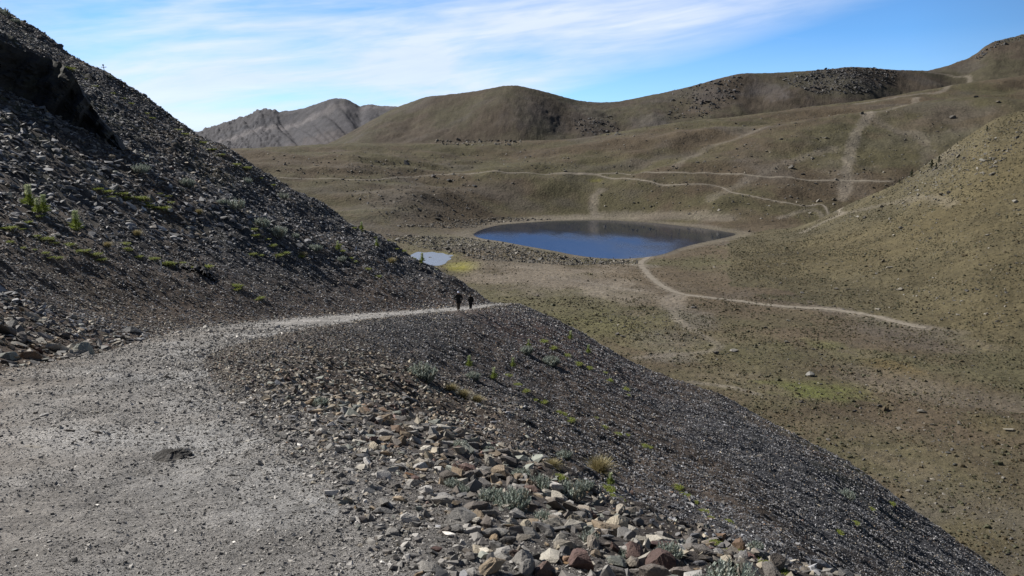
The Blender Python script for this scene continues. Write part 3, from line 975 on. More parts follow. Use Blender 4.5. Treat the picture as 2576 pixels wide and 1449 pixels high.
def ground_zone(x, y):
    """which kind of scree lies here: returns warm, median size (m), cover"""
    L, Rr = path_edges(y)
    dr = x - Rr; dl = L - x
    n = fbm(x * 0.25, y * 0.16, 3, 501)
    warm = np.full(x.shape, 0.10); size = np.full(x.shape, 0.10); cover = np.full(x.shape, 0.85)
    # below the path: pale gravel rim, then a tongue of big blocks, then fine dark scree
    r_ = dr > 0
    cen = 1.1 + 0.14 * y
    blocks = np.exp(-((dr - cen) / (0.9 + 0.10 * y)) ** 2) * sstep(38, 24, y) * sstep(-0.9, -0.1, n + 0.3)
    rim = np.exp(-np.maximum(dr, 0) / 0.8)
    warm = np.where(r_, np.clip(0.12 + 0.85 * np.maximum(blocks, rim) + 0.35 * sstep(11, 5, dr) * sstep(40, 20, y), 0, 1), warm)
    stk = fbm(x * 0.07, y * 0.42, 3, 521)
    size = np.where(r_, 0.030 + 0.115 * blocks + 0.045 * sstep(0.5, 3, dr) + 0.05 * sstep(0.0, 0.7, stk) * sstep(2, 8, dr), size)
    cover = np.where(r_, 0.72 + 0.5 * blocks + 0.6 * np.clip(stk, -1, 1) * sstep(2, 8, dr), cover)
    # above: blue-black slabs with a warm pile at the foot
    l_ = dl > 0
    foot = np.exp(-(dl / 5.5) ** 2) * sstep(26, 17, y)
    warm = np.where(l_, np.clip(0.06 + 0.85 * foot + 0.3 * np.exp(-dl / 4) + 0.3 * sstep(0.2, 0.7, fbm(x * 0.05, y * 0.12, 3, 533)), 0, 1), warm)
    size = np.where(l_, 0.10 + 0.11 * foot + 0.23 * sstep(4, 12, dl) * sstep(125, 50, y) + 0.08 * stk, size)
    size = np.maximum(size, 0.025)
    cover = np.where(l_, 1.0 + 0.3 * np.clip(stk, -1, 1), cover)
    fine = np.exp(-((dl - 4) / 5) ** 2) * sstep(22, 30, y)      # fine dark gravel strip along the foot
    size = np.where(l_, size * (1 - 0.55 * fine), size)
    cover = np.where(l_, cover * (1 - 0.45 * fine), cover)
    # on the path: sparse pebbles, more towards the rim
    p_ = ~(r_ | l_)
    warm = np.where(p_, 0.75, warm)
    size = np.where(p_, 0.020 + 0.010 * sstep(-2.0, 0, dr), size)
    cover = np.where(p_, 0.030 + 0.05 * sstep(-6, -3, -dl) * 0 + 0.30 * sstep(-0.9, 0.0, dr) + 0.012 * sstep(0.2, 0.7, n), cover)
    cover = np.where(p_ & (dl > -1.0), 0.25, cover)
    return warm, size, cover, blocks, foot


def near_normal(x, y):
    e = 0.15
    gx = (near_z(x + e, y) - near_z(x - e, y)) / (2 * e); gy = (near_z(x, y + e) - near_z(x, y - e)) / (2 * e)
    n = np.stack([-gx, -gy, np.ones_like(gx)], -1)
    return n / np.linalg.norm(n, axis=-1, keepdims=True)


def visible_near(x, y, pad=0.06):
    """inside a generously widened view, not beyond the crest"""
    al = x / y
    z = near_z(x, y)
    b = (z / y)
    ok = (np.abs(al) < 0.72 + pad) & (b > -0.72) & (y < np.interp(al, _ca, _cd) + 9)
    return ok


def cast_scree(N, ylo, yhi, smin_px, seed, kmax=1.0):
    """candidates spread evenly in view area, sizes from the local scree; a stone smaller than smin_px is left to the ground's own grain"""
    r = np.random.default_rng(seed)
    al = r.uniform(-0.76, 0.78, N)
    y = np.exp(r.uniform(math.log(ylo), math.log(yhi), N))
    x = al * y
    warm, size, cover, blocks, foot = ground_zone(x, y)
    s = size * np.exp(r.normal(size=N) * 0.38) * np.where(r.uniform(size=N) < 0.72, 1.0, 0.45)
    smin = smin_px * y / F_PX
    s = np.minimum(s, np.where(x > path_edges(y)[0], 0.235, 0.58) * r.uniform(0.75, 1.0, N))
    s = np.maximum(s, smin * r.uniform(0.8, 1.3, N))
    area = (0.78 + 0.76) * (math.log(yhi / ylo)) * y * y / N        # plan m2 this candidate stands for
    p = cover * area / (np.where(warm > 5, 2.2, 1.25) * s * s)
    keep = (r.uniform(size=N) < p) & visible_near(x, y)
    return x[keep], y[keep], s[keep] * np.where(x < path_edges(y)[0], 0.74, 0.62)[keep], warm[keep], blocks[keep], foot[keep]


def place_scree(x, y, s, warm, seed, sink=0.2, flat=0.6):
    r = np.random.default_rng(seed)
    n = len(x)
    nr = near_normal(x, y)
    z = near_z(x, y)
    pos = np.stack([x, y, z], -1) + nr * (s * (0.35 - sink))[:, None]
    rot = rand_rot(n, r, flat)
    # slabs rest closer to level than the slope itself
    up = nr + np.array([-0.10, 0.05, 1.0]); up /= np.linalg.norm(up, axis=1, keepdims=True)
    ax = np.cross(np.array([0, 0, 1.0]), up)
    sn = np.linalg.norm(ax, axis=1); cs = up[:, 2]
    u = ax / (sn[:, None] + 1e-9)
    K = np.zeros((n, 3, 3)); K[:, 0, 1] = -u[:, 2]; K[:, 0, 2] = u[:, 1]; K[:, 1, 0] = u[:, 2]; K[:, 1, 2] = -u[:, 0]; K[:, 2, 0] = -u[:, 1]; K[:, 2, 1] = u[:, 0]
    T = np.eye(3)[None] + sn[:, None, None] * K + (1 - cs)[:, None, None] * (K @ K)
    col = np.empty((n, 3))
    col = rock_colour(n, r, warm)
    return pos, T @ rot, col


if True:
    x1, y1, s1, w1, b1, f1 = cast_scree(2000000, 3.2, 124, 1.9, 1)
    pos, rot, col = place_scree(x1, y1, s1, w1, 11)
    pxs = s1 * 2 / y1 * F_PX
    small = pxs < 7
    print('scree', len(x1), 'of them larger', int((~small).sum()))
    Lq, Rq = path_edges(y1)
    ontr = (x1 > Lq + 0.2) & (x1 < Rq - 0.2)
    rimw = np.exp(-np.maximum(x1 - Rq, 0) / 1.3) * (x1 >= Rq - 0.2) * sstep(14, 9, y1)
    ontr = ontr | (np.random.default_rng(4).uniform(size=len(x1)) < rimw * 0.8)
    col = np.where(ontr[:, None], np.array([0.255, 0.243, 0.228]) * np.exp(np.random.default_rng(3).normal(size=(len(x1), 1)) * 0.42), col)
    SP, SR_, SC = pos, rot, col
    # gravel crumbs on the track, close by
    r = np.random.default_rng(5)
    N = 260000
    y = np.exp(r.uniform(math.log(3.0), math.log(34), N)); al = r.uniform(-0.76, 0.5, N); x = al * y
    L, Rr = path_edges(y)
    n5 = fbm(x * 0.8, y * 0.6, 3, 611)
    k = (x > L - 0.3) & (x < Rr + 0.2 + 1.5 * sstep(13, 8, y)) & (r.uniform(size=N) < 0.35 + 0.55 * sstep(-2.6, -0.2, x - Rr) + 0.4 * n5) & visible_near(x, y)
    x, y = x[k], y[k]
    s = 0.00105 * y * np.exp(r.normal(size=len(x)) * 0.4) * r.choice([1, 1, 1, 1, 1, 1.7], len(x))
    pos, rot, col = place_scree(x, y, s, np.full(len(x), 0.85), 12, 0.15, 0.6)
    col = np.array([0.265, 0.253, 0.238]) * np.exp(r.normal(size=(len(x), 1)) * 0.42)
    scatter_mesh('gravel', SMALL, pos, s, rot, col, M_ROCK, kind='stuff', label='pale crushed gravel strewn on the track')
print('scree done')

# ================================================================== THINGS
def near_pts(px, py):
    h = near_hit(px, py)[0]
    return None if np.isnan(h[1]) else h


def px_size(n_px, y):
    """size in metres of n photo pixels (2576-wide) at distance y"""
    return n_px * Q * y / F_PX


# --- landmarks used in the descriptions
LANDMARKS = [("the big silver shrub", 1285, 1245), ("the large straw tussock", 1510, 1165), ("the slope-foot dark slab", 335, 835), ("the track's dirt mound", 430, 1145),
             ("the big black boulder", 1035, 1015), ("the two hikers", 1165, 775), ("the black outcrop", 160, 250), ("the white stake", 404, 662),
             ("the tall leafy plants", 95, 520), ("the twin grey shrubs", 690, 575), ("the rust-orange slab", 1025, 1195), ("the lower-edge silver shrub", 1850, 1440),
             ("the track's inner bend", 560, 950), ("the low straw tussocks", 1165, 985), ("the near gravel corner", 900, 1400), ("the tall cream block", 35, 815)]


def colour_word(c):
    r_, g_, b_ = c
    v = max(c)
    if r_ > 1.45 * b_ and v > 0.1:
        return 'rust-brown' if v < 0.22 else 'ochre'
    if v > 0.27:
        return 'pale beige' if r_ > 1.12 * b_ else 'pale grey'
    if v > 0.16:
        return 'beige' if r_ > 1.15 * b_ else 'grey'
    return 'dark brown' if r_ > 1.12 * b_ else 'blue-black'


def proj(p):
    x, y, z = p
    d = y * math.cos(PITCH) - z * math.sin(PITCH)
    v = y * math.sin(PITCH) + z * math.cos(PITCH)
    return (CX + F_PX * x / d) / Q, (CY - F_PX * v / d) / Q


def describe(p, s, c, shape, noun='stone'):
    u, v = proj(p)
    L = sorted(LANDMARKS, key=lambda k: (k[1] - u) ** 2 + (2.0 * (k[2] - v)) ** 2)[0]
    h = near_pts(L[1], L[2])
    du, dv = u - L[1], v - L[2]
    ang = math.atan2(-dv * 1.6, du)
    word = ['downhill of', 'beyond', 'uphill of', 'nearer than'][int(round(ang / (math.pi / 2))) % 4]
    dist = math.hypot(p[0] - h[0], p[1] - h[1]) if h is not None else 0
    dd = '%.1fm' % dist
    Lx, Rx = path_edges(p[1])
    off = max(Lx - p[0], p[0] - Rx)
    tail = ', %.1fm off track' % off if off > 0.05 else ' on the track'
    size = '%dcm' % round(s * 200)
    return f"{size} {shape} {colour_word(c).replace(' ', '-')} {noun} {dd} {word} {L[0]}{tail}"


def refine(v, f, levels, amp, seed):
    # split every face in four and roughen, so a block close by has chipped faces
    for lv in range(levels):
        e = {}; V = [tuple(q) for q in v]; Fn = []
        def mid(a, b):
            k = (min(a, b), max(a, b))
            if k not in e:
                e[k] = len(V); V.append(tuple((np.array(V[a]) + np.array(V[b])) / 2))
            return e[k]
        for a, b, c in f:
            ab, bc, ca = mid(a, b), mid(b, c), mid(c, a)
            Fn += [(a, ab, ca), (b, bc, ab), (c, ca, bc), (ab, bc, ca)]
        v = np.array(V); f = np.array(Fn)
        k = 2.5 * 2 ** lv
        d = fbm(v[:, 0] * k + v[:, 2] * 3.1 + seed, v[:, 1] * k - v[:, 2] * 2.3, 2, seed)
        nrm = v / (np.linalg.norm(v, axis=1, keepdims=True) + 1e-6)
        v = v + nrm * (d * amp / (1 + 0.7 * lv))[:, None]
    return v, f


BIG_ME = []
for i, (v, f) in enumerate(BIG):
    v, f = refine(v, f, 3, 0.045, 900 + i)
    BIG_ME.append(mesh_np('rock', v, f, None, False, M_ROCKO))
used_labels = {}
all_rocks = []


def add_rock(p, s, c, variant=None, tilt=None, yaw=None, mul=(1, 1, 1), label=None, name='rock', group='loose blocks on the scree slope', sink=0.3, cat='rock', noun='stone', normal=None):
    variant = random.randrange(len(BIG_ME)) if variant is None else variant
    o = bpy.data.objects.new(name, BIG_ME[variant])
    COL.objects.link(o)
    up = Vector(normal) if normal is not None else Vector(near_normal(np.array([p[0]]), np.array([p[1]]))[0])
    q = Vector((0, 0, 1)).rotation_difference(up).to_matrix()
    yaw = random.uniform(0, 6.28) if yaw is None else yaw
    tilt = random.gauss(0, 0.35) if tilt is None else tilt
    M = q @ Matrix.Rotation(tilt, 3, Vector((math.cos(yaw * 3), math.sin(yaw * 3), 0))) @ Matrix.Rotation(yaw, 3, 'Z')
    S = Matrix.Diagonal(Vector(mul) * s)
    o.matrix_world = Matrix.Translation(Vector(p) + up * s * (0.45 - sink)) @ (M @ S).to_4x4()
    o.color = (c[0], c[1], c[2], 1)
    flatv = BIG[variant][0][:, 2].max() - BIG[variant][0][:, 2].min()
    shape = 'flat' if flatv * mul[2] < 0.85 else 'blocky' if flatv * mul[2] > 1.2 else 'angular'
    o['category'] = cat
    o['label'] = label or describe(p, s, c, shape, noun)
    o['group'] = group
    return o


# hand-placed blocks seen in the photograph: px, py, width px, colour, mul, label
HAND = [
    (330, 838, 62, (0.085, 0.088, 0.095), (1.0, 0.7, 0.62), 'large dark flat-topped slab resting at the foot of the upper slope', 3),
    (300, 838, 44, (0.12, 0.12, 0.12), (1.0, 0.6, 0.35), 'tilted grey slab leaning on the large dark slab at the slope foot', 7),
    (352, 858, 22, (0.26, 0.25, 0.23), (1, 0.8, 0.9), 'small pale block in front of the large dark slab', 5),
    (1030, 1013, 78, (0.075, 0.074, 0.076), (1.0, 0.8, 0.8), 'big black boulder half buried in the block field', 2),
    (985, 985, 40, (0.12, 0.12, 0.118), (1, 0.8, 0.6), 'grey boulder just uphill of the big black boulder', 9),
    (880, 1068, 55, (0.14, 0.13, 0.12), (1, 0.8, 0.8), 'broad brown-grey boulder at the near edge of the block field', 11),
    (1025, 1195, 56, (0.30, 0.16, 0.085), (1.0, 0.75, 0.28), 'flat rust-orange slab with pale lichen spots by the gravel', 4),
    (990, 1140, 34, (0.10, 0.098, 0.10), (0.6, 0.5, 1.1), 'dark upright stone standing at the edge of the gravel', 1),
    (1010, 1082, 44, (0.20, 0.185, 0.165), (1, 0.7, 0.4), 'flat grey-beige slab below the big black boulder', 8),
    (1110, 1132, 44, (0.26, 0.235, 0.20), (1, 0.8, 0.8), 'pointed beige block uphill of the big silver shrub', 6),
    (1245, 1200, 70, (0.10, 0.095, 0.09), (1, 0.6, 0.4), 'long dark block directly beyond the big silver shrub', 10),
    (1200, 1170, 34, (0.30, 0.27, 0.22), (0.8, 0.7, 0.6), 'cream pyramid-shaped stone beyond the big silver shrub', 12),
    (1195, 1235, 30, (0.15, 0.165, 0.22), (1, 0.7, 0.7), 'bluish striped stone touching the big silver shrub', 13),
    (1350, 1155, 24, (0.11, 0.11, 0.12), (1, 1, 0.9), 'round dark stone between the tussocks', 14),
    (1090, 1215, 30, (0.22, 0.19, 0.15), (1, .8, .6), 'beige wedge beside the rust-orange slab', 15),
    (1190, 1290, 52, (0.20, 0.18, 0.15), (1, 0.7, 0.6), 'brownish block nearer than the big silver shrub', 16),
    (1290, 1330, 80, (0.24, 0.18, 0.11), (1, 0.42, 0.45), 'long ochre block pointing down the slope', 17),
    (1365, 1310, 46, (0.20, 0.13, 0.10), (1, 0.8, 0.7), 'reddish block beside the long ochre block', 18),
    (1440, 1285, 40, (0.21, 0.19, 0.17), (1, .8, .8), 'grey-beige cube-like block in the lower block field', 19),
    (1425, 1240, 36, (0.25, 0.22, 0.18), (1, .8, .8), 'beige block below the silver shrub cluster', 20),
    (1270, 1168, 26, (0.36, 0.33, 0.27), (0.8, 0.6, 1.0), 'upright cream stone beside the silver shrubs', 21),
    (1330, 1330, 36, (0.26, 0.24, 0.21), (1, .7, .7), 'pale angular block under the reddish block', 22),
    (1455, 1385, 44, (0.22, 0.21, 0.19), (0.8, 0.55, 1.2), 'tall grey wedge pointing up near the lower edge', 23),
    (1530, 1355, 52, (0.15, 0.15, 0.155), (1, 0.9, 0.8), 'rounded grey boulder in the lower block field', 24),
    (1390, 1395, 40, (0.30, 0.26, 0.20), (1, .7, .7), 'pale tan block near the lower edge', 25),
    (1430, 1420, 40, (0.27, 0.17, 0.09), (1, .8, .6), 'orange-brown block near the lower edge', 0),
    (1535, 1405, 52, (0.40, 0.37, 0.31), (1, 0.6, 0.5), 'large cream slab near the lower edge', 1),
    (1600, 1420, 50, (0.24, 0.24, 0.24), (1, .8, .5), 'large smooth grey slab near the lower edge', 2),
    (1640, 1350, 34, (0.20, 0.195, 0.19), (1, .8, .8), 'grey block uphill of the lower edge slabs', 3),
    (1590, 1300, 34, (0.16, 0.155, 0.15), (1, .8, .8), 'grey-brown block at the rim of the fine scree', 4),
    (1700, 1300, 30, (0.22, 0.20, 0.18), (1, .8, .8), 'lone beige block at the rim of the fine scree', 5),
    (1760, 1420, 60, (0.13, 0.13, 0.14), (1, .8, .7), 'big dark grey boulder at the lower picture edge', 6),
    (1715, 1400, 48, (0.34, 0.33, 0.28), (1, .7, .35), 'pale round-edged slab beside the big dark boulder', 7),
    (2062, 1442, 30, (0.42, 0.41, 0.38), (1, .7, .5), 'bright pale stone at the lower edge on dark scree', 8),
    (2560, 1440, 30, (0.25, 0.25, 0.25), (1, .8, .6), 'pale grey stone in the bottom corner of the scree', 9),
    (2395, 1425, 30, (0.24, 0.24, 0.24), (1, .8, .6), 'light stone near the bottom corner on dark scree', 9),
    (110, 1047, 26, (0.42, 0.41, 0.40), (1, .8, .7), 'whitish pointed stone lying on the track', 10),
    (92, 1040, 24, (0.16, 0.14, 0.12), (1, .7, .7), 'brown stone touching the whitish pointed stone', 11),
    (238, 1038, 30, (0.24, 0.22, 0.19), (1, .8, .7), 'beige pointed stone alone on the track', 12),
    (420, 952, 18, (0.30, 0.30, 0.29), (1, .6, .3), 'flat pale stone on the bend of the track', 13),
    (178, 1085, 34, (0.17, 0.15, 0.13), (1, .6, .3), 'low brown stone sunk into the track', 14),
    (248, 1090, 26, (0.15, 0.13, 0.11), (1, .7, .6), 'small brown stone on the track beside a sunk one', 15),
    (80, 1125, 50, (0.33, 0.30, 0.26), (1, .6, .14), 'broad flat pale slab sunk into the track', 16),
    (412, 1293, 42, (0.27, 0.265, 0.25), (1, .7, .5), 'pale lumpy stone with a black shadow on the near track', 17),
    (38, 1384, 28, (0.28, 0.28, 0.27), (1, .6, .35), 'pale flat stone near the corner of the track', 18),
    (155, 1272, 18, (0.22, 0.21, 0.19), (1, .8, .5), 'small stone on the near track', 19),
    (495, 888, 22, (0.22, 0.20, 0.175), (1, .6, .5), 'beige stone where the track narrows', 20),
    (185, 800, 36, (0.24, 0.235, 0.22), (1, .7, .6), 'pale angled block on top of the beige rock pile', 21),
    (35, 815, 50, (0.28, 0.26, 0.22), (0.8, .6, .9), 'tall cream block on the beige rock pile', 22),
    (60, 568, 42, (0.10, 0.10, 0.11), (1, .8, .7), 'rounded dark boulder below the leafy green plants', 2),
    (1100, 1330, 24, (0.40, 0.39, 0.36), (1, .7, .6), 'pale block on the gravel beside the block field', 24),
    (1062, 1330, 26, (0.38, 0.38, 0.37), (1, .8, .7), 'whitish stone alone on the gravel slope', 25),
    (855, 1345, 18, (0.30, 0.30, 0.29), (1, .8, .6), 'small pale stone in the near gravel', 24),
    (62, 49, 18, (0.07, 0.072, 0.078), (0.5, .5, 1.3), 'pointed dark rock standing on the skyline of the slope', 1),
    (150, 108, 30, (0.08, 0.082, 0.088), (1, .8, .5), 'long dark rock low on the skyline of the slope', 2),
    (362, 233, 22, (0.09, 0.09, 0.095), (1, .8, .6), 'dark skyline rock downhill of the marker cross', 3),
    (425, 277, 22, (0.09, 0.09, 0.095), (1, .8, .6), 'dark skyline rock halfway down the slope edge', 4),
    (508, 322, 18, (0.12, 0.12, 0.12), (1, .8, .6), 'grey skyline rock where the slope meets the far mountain', 5),
    (645, 398, 22, (0.075, 0.07, 0.07), (1, .8, .6), 'dark rock on the slope edge above the plateau', 6),
]
hand_xy = []
for px, py, w, c, mul, lab, var in HAND:
    p = near_pts(px, py)
    if p is None:
        for k in range(1, 14):
            p = near_pts(px, py + 2 * k)
            if p is not None:
                break
    if p is None:
        print('missed', lab); continue
    s = px_size(w, p[1]) * 0.40
    hand_xy.append((p[0], p[1], s))
    on_track = 'track' in lab
    if on_track:
        s *= 1.35
    add_rock(p, s, c, var, tilt=random.gauss(0, 0.15), yaw=random.uniform(-0.5, 0.5), mul=mul, label=lab, cat='rock', sink=0.3 if mul[2] > 0.2 else 0.42,
             group='stones lying on the track' if on_track else 'named blocks of the scree slope', name='boulder' if w > 50 else 'rock')
hand_xy = np.array(hand_xy)
# the largest scattered blocks become things of their own
order = np.argsort(-pxs)
chosen = []
LM_ = np.array([[a, b] for _, a, b in LANDMARKS])
for i in order:
    if len(chosen) >= 235:
        break
    p = (x1[i], y1[i], float(near_z(x1[i], y1[i])))
    u, v = proj(p)
    if not (-10 < u < 2590 and -10 < v < 1460):
        continue
    if np.any((hand_xy[:, 0] - x1[i]) ** 2 + (hand_xy[:, 1] - y1[i]) ** 2 < (hand_xy[:, 2] * 0.8) ** 2):
        continue
    chosen.append(i)
taken = np.zeros(len(x1), bool)
for i in chosen:
    taken[i] = True
    add_rock((x1[i], y1[i], float(near_z(x1[i], y1[i]))), float(s1[i]) * 1.08, SC[i] * 1.05, mul=(1, random.uniform(0.7, 1), random.uniform(0.75, 1.25)))
keep = ~taken
for fx_, fy_ in ((1153.5, 783), (1184, 780.5)):
    q_ = near_pts(fx_, fy_)
    keep &= ~((np.abs(x1 - q_[0] * y1 / q_[1]) < 0.55) & (y1 < q_[1] + 0.3) & (y1 > q_[1] - 2.0))
if len(hand_xy):
    for hx, hy, hs in hand_xy:
        keep &= ((x1 - hx) ** 2 + (y1 - hy) ** 2 > (hs * 0.55) ** 2) | (s1 < hs * 0.2)
A = keep & small
B = keep & ~small
MUL = np.ones((len(x1), 3)); MUL[x1 < path_edges(y1)[0], 2] = 0.62
scatter_mesh('scree', SMALL, SP[A], s1[A], SR_[A], SC[A], M_ROCK, None, MUL[A], kind='stuff', label='loose dark angular scree covering the slope')
scatter_mesh('scree', MIDR, SP[B], s1[B], SR_[B], SC[B], M_ROCK, None, MUL[B], kind='stuff', label='loose angular stones near the path')

# --- the dirt mound on the track
def lumpy_dome(r, h, seed, n=26, m=12, wob=0.25, skew=0.0):
    V = []; Fc = []
    for j in range(m + 1):
        t = j / m
        for i in range(n):
            a = 2 * math.pi * i / n
            k = 1 + wob * float(vnoise(np.array(math.cos(a) * 1.5 + seed), np.array(math.sin(a) * 1.5 + t * 2), seed)) + 0.12 * float(vnoise(np.array(math.cos(a) * 6 + seed), np.array(math.sin(a) * 6 + t * 7), seed + 3))
            rr = math.sin(t * math.pi / 2) * k
            V.append((r[0] * rr * math.cos(a) + skew * (1 - t), r[1] * rr * math.sin(a), h * (math.cos(t * math.pi / 2) * k) - 0.03))
    for j in range(m):
        for i in range(n):
            a, b = j * n + i, j * n + (i + 1) % n
            Fc += [(a, b + n, b), (a, a + n, b + n)]
    return np.array(V), np.array(Fc)


p = near_pts(432, 1150)
V, Fc = lumpy_dome((px_size(50, p[1]), 0.20), px_size(26, p[1]), 4, skew=0.03)
o = link('mound', mesh_np('mound', V, Fc, np.tile([0.11, 0.105, 0.10], (len(V), 1)), False, M_SLOPE), category='mound', label='small dark earth mound on the near track')
o.location = (p[0], p[1], p[2] - 0.01)

# --- black outcrop on the upper left
def outcrop(name, base_px, top_px, depth_back, seed, **props):
    def res(pts, n):
        P = np.array(pts, float)
        d = np.concatenate([[0], np.cumsum(np.hypot(*np.diff(P, axis=0).T))])
        t = np.linspace(0, d[-1], n)
        return np.stack([np.interp(t, d, P[:, 0]), np.interp(t, d, P[:, 1])], -1)
    n, m = 90, 30
    B, T = res(base_px, n), res(top_px, n)
    hb = near_hit(B[:, 0], B[:, 1])
    a, mm = pix(T[:, 0], T[:, 1])
    lean = np.linspace(3.2, 0.8, n)
    yt = hb[:, 1] + lean
    top = np.stack([a * yt, yt, mm * yt], -1)
    V = []
    for j in range(m + 1):
        t = j / m
        P = hb * (1 - t) + top * t
        am = math.sin(min(t * 1.05, 1) * math.pi) * 0.9
        s_ = np.arange(n) * 0.16
        dis = 0.75 * fbm(s_, np.full(n, t * 3.2), 4, seed) + 0.9 * np.round(2.2 * vnoise(s_ * 1.1, np.full(n, t * 2.6), seed + 7)) / 2.2 + 0.45 * np.abs(vnoise(s_ * 3.1, np.full(n, t * 7), seed + 8)) + 0.5 * np.sin(t * 9 + s_ * 0.7) * 0.2
        P = P + np.stack([0.35 * dis * am, -dis * am * 0.9, 0.15 * dis * am], -1)
        if j == 0:
            P[:, 2] -= 0.6
        V.append(P)
    zt = V[-1].copy()
    zt[:, 2] += 0.25 * vnoise(np.arange(n) * 0.35, np.zeros(n), seed + 9)
    V[-1] = zt
    for k in range(1, 9):      # the back falls into the slope
        t = k / 8
        P = zt + np.array([-0.25, 1.0, 0]) * depth_back * t
        g = near_z(P[:, 0], P[:, 1]) - 0.4
        P[:, 2] = (zt[:, 2] - 0.2 * t + 0.2 * vnoise(np.arange(n) * 0.3, np.full(n, t * 2), seed)) * (1 - t ** 2) + g * t ** 2
        V.append(P)
    R_ = len(V)
    V = np.concatenate(V)
    idx = np.arange(R_ * n).reshape(R_, n)
    Fq = np.stack([idx[:-1, :-1], idx[:-1, 1:], idx[1:, 1:], idx[1:, :-1]], -1).reshape(-1, 4)
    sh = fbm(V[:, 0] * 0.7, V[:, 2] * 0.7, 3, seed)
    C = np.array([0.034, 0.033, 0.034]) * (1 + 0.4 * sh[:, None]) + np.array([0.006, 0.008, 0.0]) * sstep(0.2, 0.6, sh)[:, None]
    return link(name, mesh_np(name, V, Fq, C, False, M_CLIFF), **props)


outcrop('rock_outcrop', [(-330, 60), (-180, 140), (-60, 190), (0, 222), (60, 250), (110, 275), (160, 303), (215, 332), (262, 355), (312, 388)],
        [(-330, -70), (-180, 10), (-60, 70), (0, 98), (50, 125), (95, 138), (130, 150), (160, 165), (187, 192), (208, 236), (232, 272), (262, 312), (290, 342), (314, 384)], 3.5, 31,
        category='rock outcrop', label='tall black shadowed rock outcrop high on the upper left slope')
o = outcrop('rock_ledge', [(410, 664), (440, 676), (470, 686), (500, 694), (530, 706), (552, 716)], [(410, 656), (425, 649), (455, 655), (485, 660), (512, 668), (535, 688), (552, 712)], 1.0, 57,
            category='rock ledge', label='low dark overhanging ledge topped with moss beside the white stake')

# ================================================================== PLANTS
def blades(n, h, spread, width, droop, seed, cols, base_r=0.05, segs=3, up=1.0):
    """tapered leaves rising from a clump: verts, tris, colours"""
    r = np.random.default_rng(seed)
    V, Fc, C = [], [], []
    for i in range(n):
        a = r.uniform(0, 2 * math.pi)
        lean = abs(r.normal()) * spread
        L = h * r.uniform(0.55, 1.05)
        br = base_r * math.sqrt(r.uniform())
        ba = r.uniform(0, 2 * math.pi)
        p = np.array([br * math.cos(ba), br * math.sin(ba), -0.02])
        d = np.array([math.sin(lean) * math.cos(a), math.sin(lean) * math.sin(a), math.cos(lean) * up])
        side = np.array([-math.sin(a + r.normal() * 0.6), math.cos(a + r.normal() * 0.6), 0])
        c0 = np.array(cols[r.integers(0, len(cols))]) * r.uniform(0.75, 1.2)
        off = len(V)
        for s_ in range(segs + 1):
            t = s_ / segs
            w = width * (1 - t) ** 0.7 * (0.6 + 0.8 * min(t * 2, 1))
            q = p + d * L * t + np.array([0, 0, -1]) * droop * L * t * t + np.array([math.cos(a), math.sin(a), 0]) * droop * L * t * t * 0.6
            V.append(q - side * w); V.append(q + side * w)
            C.append(c0); C.append(c0)
        for s_ in range(segs):
            k = off + 2 * s_
            Fc += [(k, k + 1, k + 3), (k, k + 3, k + 2)]
    return np.array(V), np.array(Fc), np.array(C)


def finger_shrub(rad, h, seed, cols, n_stem=60, leaf=9):
    """silvery shrub of upright finger stems closely set with small leaves; returns foliage and stems"""
    r = np.random.default_rng(seed)
    F_ = Buf(); S_ = Buf()
    for i in range(n_stem):
        a = r.uniform(0, 2 * math.pi); q = math.sqrt(r.uniform())
        bx, by = q * rad * math.cos(a), q * rad * math.sin(a) * 0.8
        hh = h * (1 - 0.45 * q * q) * r.uniform(0.65, 1.1)
        dirv = np.array([q * math.cos(a) * 0.35 + r.normal() * 0.08, q * math.sin(a) * 0.35 + r.normal() * 0.08, 1.0])
        b0 = np.array([bx * 0.75, by * 0.75, -0.03])
        c = np.array(cols[r.integers(0, len(cols))]) * r.uniform(0.8, 1.2)
        tube(S_, [tuple(b0), tuple(b0 + dirv * hh * 0.5), tuple(b0 + dirv * hh)], [h * 0.02, h * 0.016, h * 0.006], c * 0.7, 3, False)
        V, Fc, C = [], [], []
        for k in range(leaf):
            t = 0.25 + 0.75 * (k + r.uniform()) / leaf
            p = b0 + dirv * hh * t
            aa = r.uniform(0, 2 * math.pi)
            L = h * 0.16 * (1.15 - 0.5 * t)
            d = np.array([math.cos(aa) * 0.55, math.sin(aa) * 0.55, 0.85]) * L
            sd_ = np.array([-math.sin(aa), math.cos(aa), 0]) * L * 0.22
            o_ = len(V)
            V += [p - sd_, p + sd_, p + d + sd_ * 0.5, p + d * 1.12, p + d - sd_ * 0.5]
            Fc += [(o_, o_ + 1, o_ + 2), (o_, o_ + 2, o_ + 3), (o_, o_ + 3, o_ + 4)]
            cc = c * r.uniform(0.85, 1.2)
            C += [cc] * 5
        F_.add(V, Fc, np.array(C))
    return F_.mesh('foliage', M_LEAF), S_.mesh('stem', M_LEAF)


SILVER = [(0.30, 0.355, 0.31), (0.36, 0.40, 0.355), (0.24, 0.28, 0.235), (0.43, 0.47, 0.43), (0.25, 0.24, 0.19)]
SILV_ME = [finger_shrub(1.0, 0.80 + 0.06 * i, 40 + i, SILVER, (170, 90, 210, 130, 60, 190, 110)[i], 13) for i in range(7)]


def slope_place(px, py):
    p = near_pts(px, py)
    k = 0
    while p is None and k < 12:
        k += 1
        p = near_pts(px, py + 2 * k)
    return p


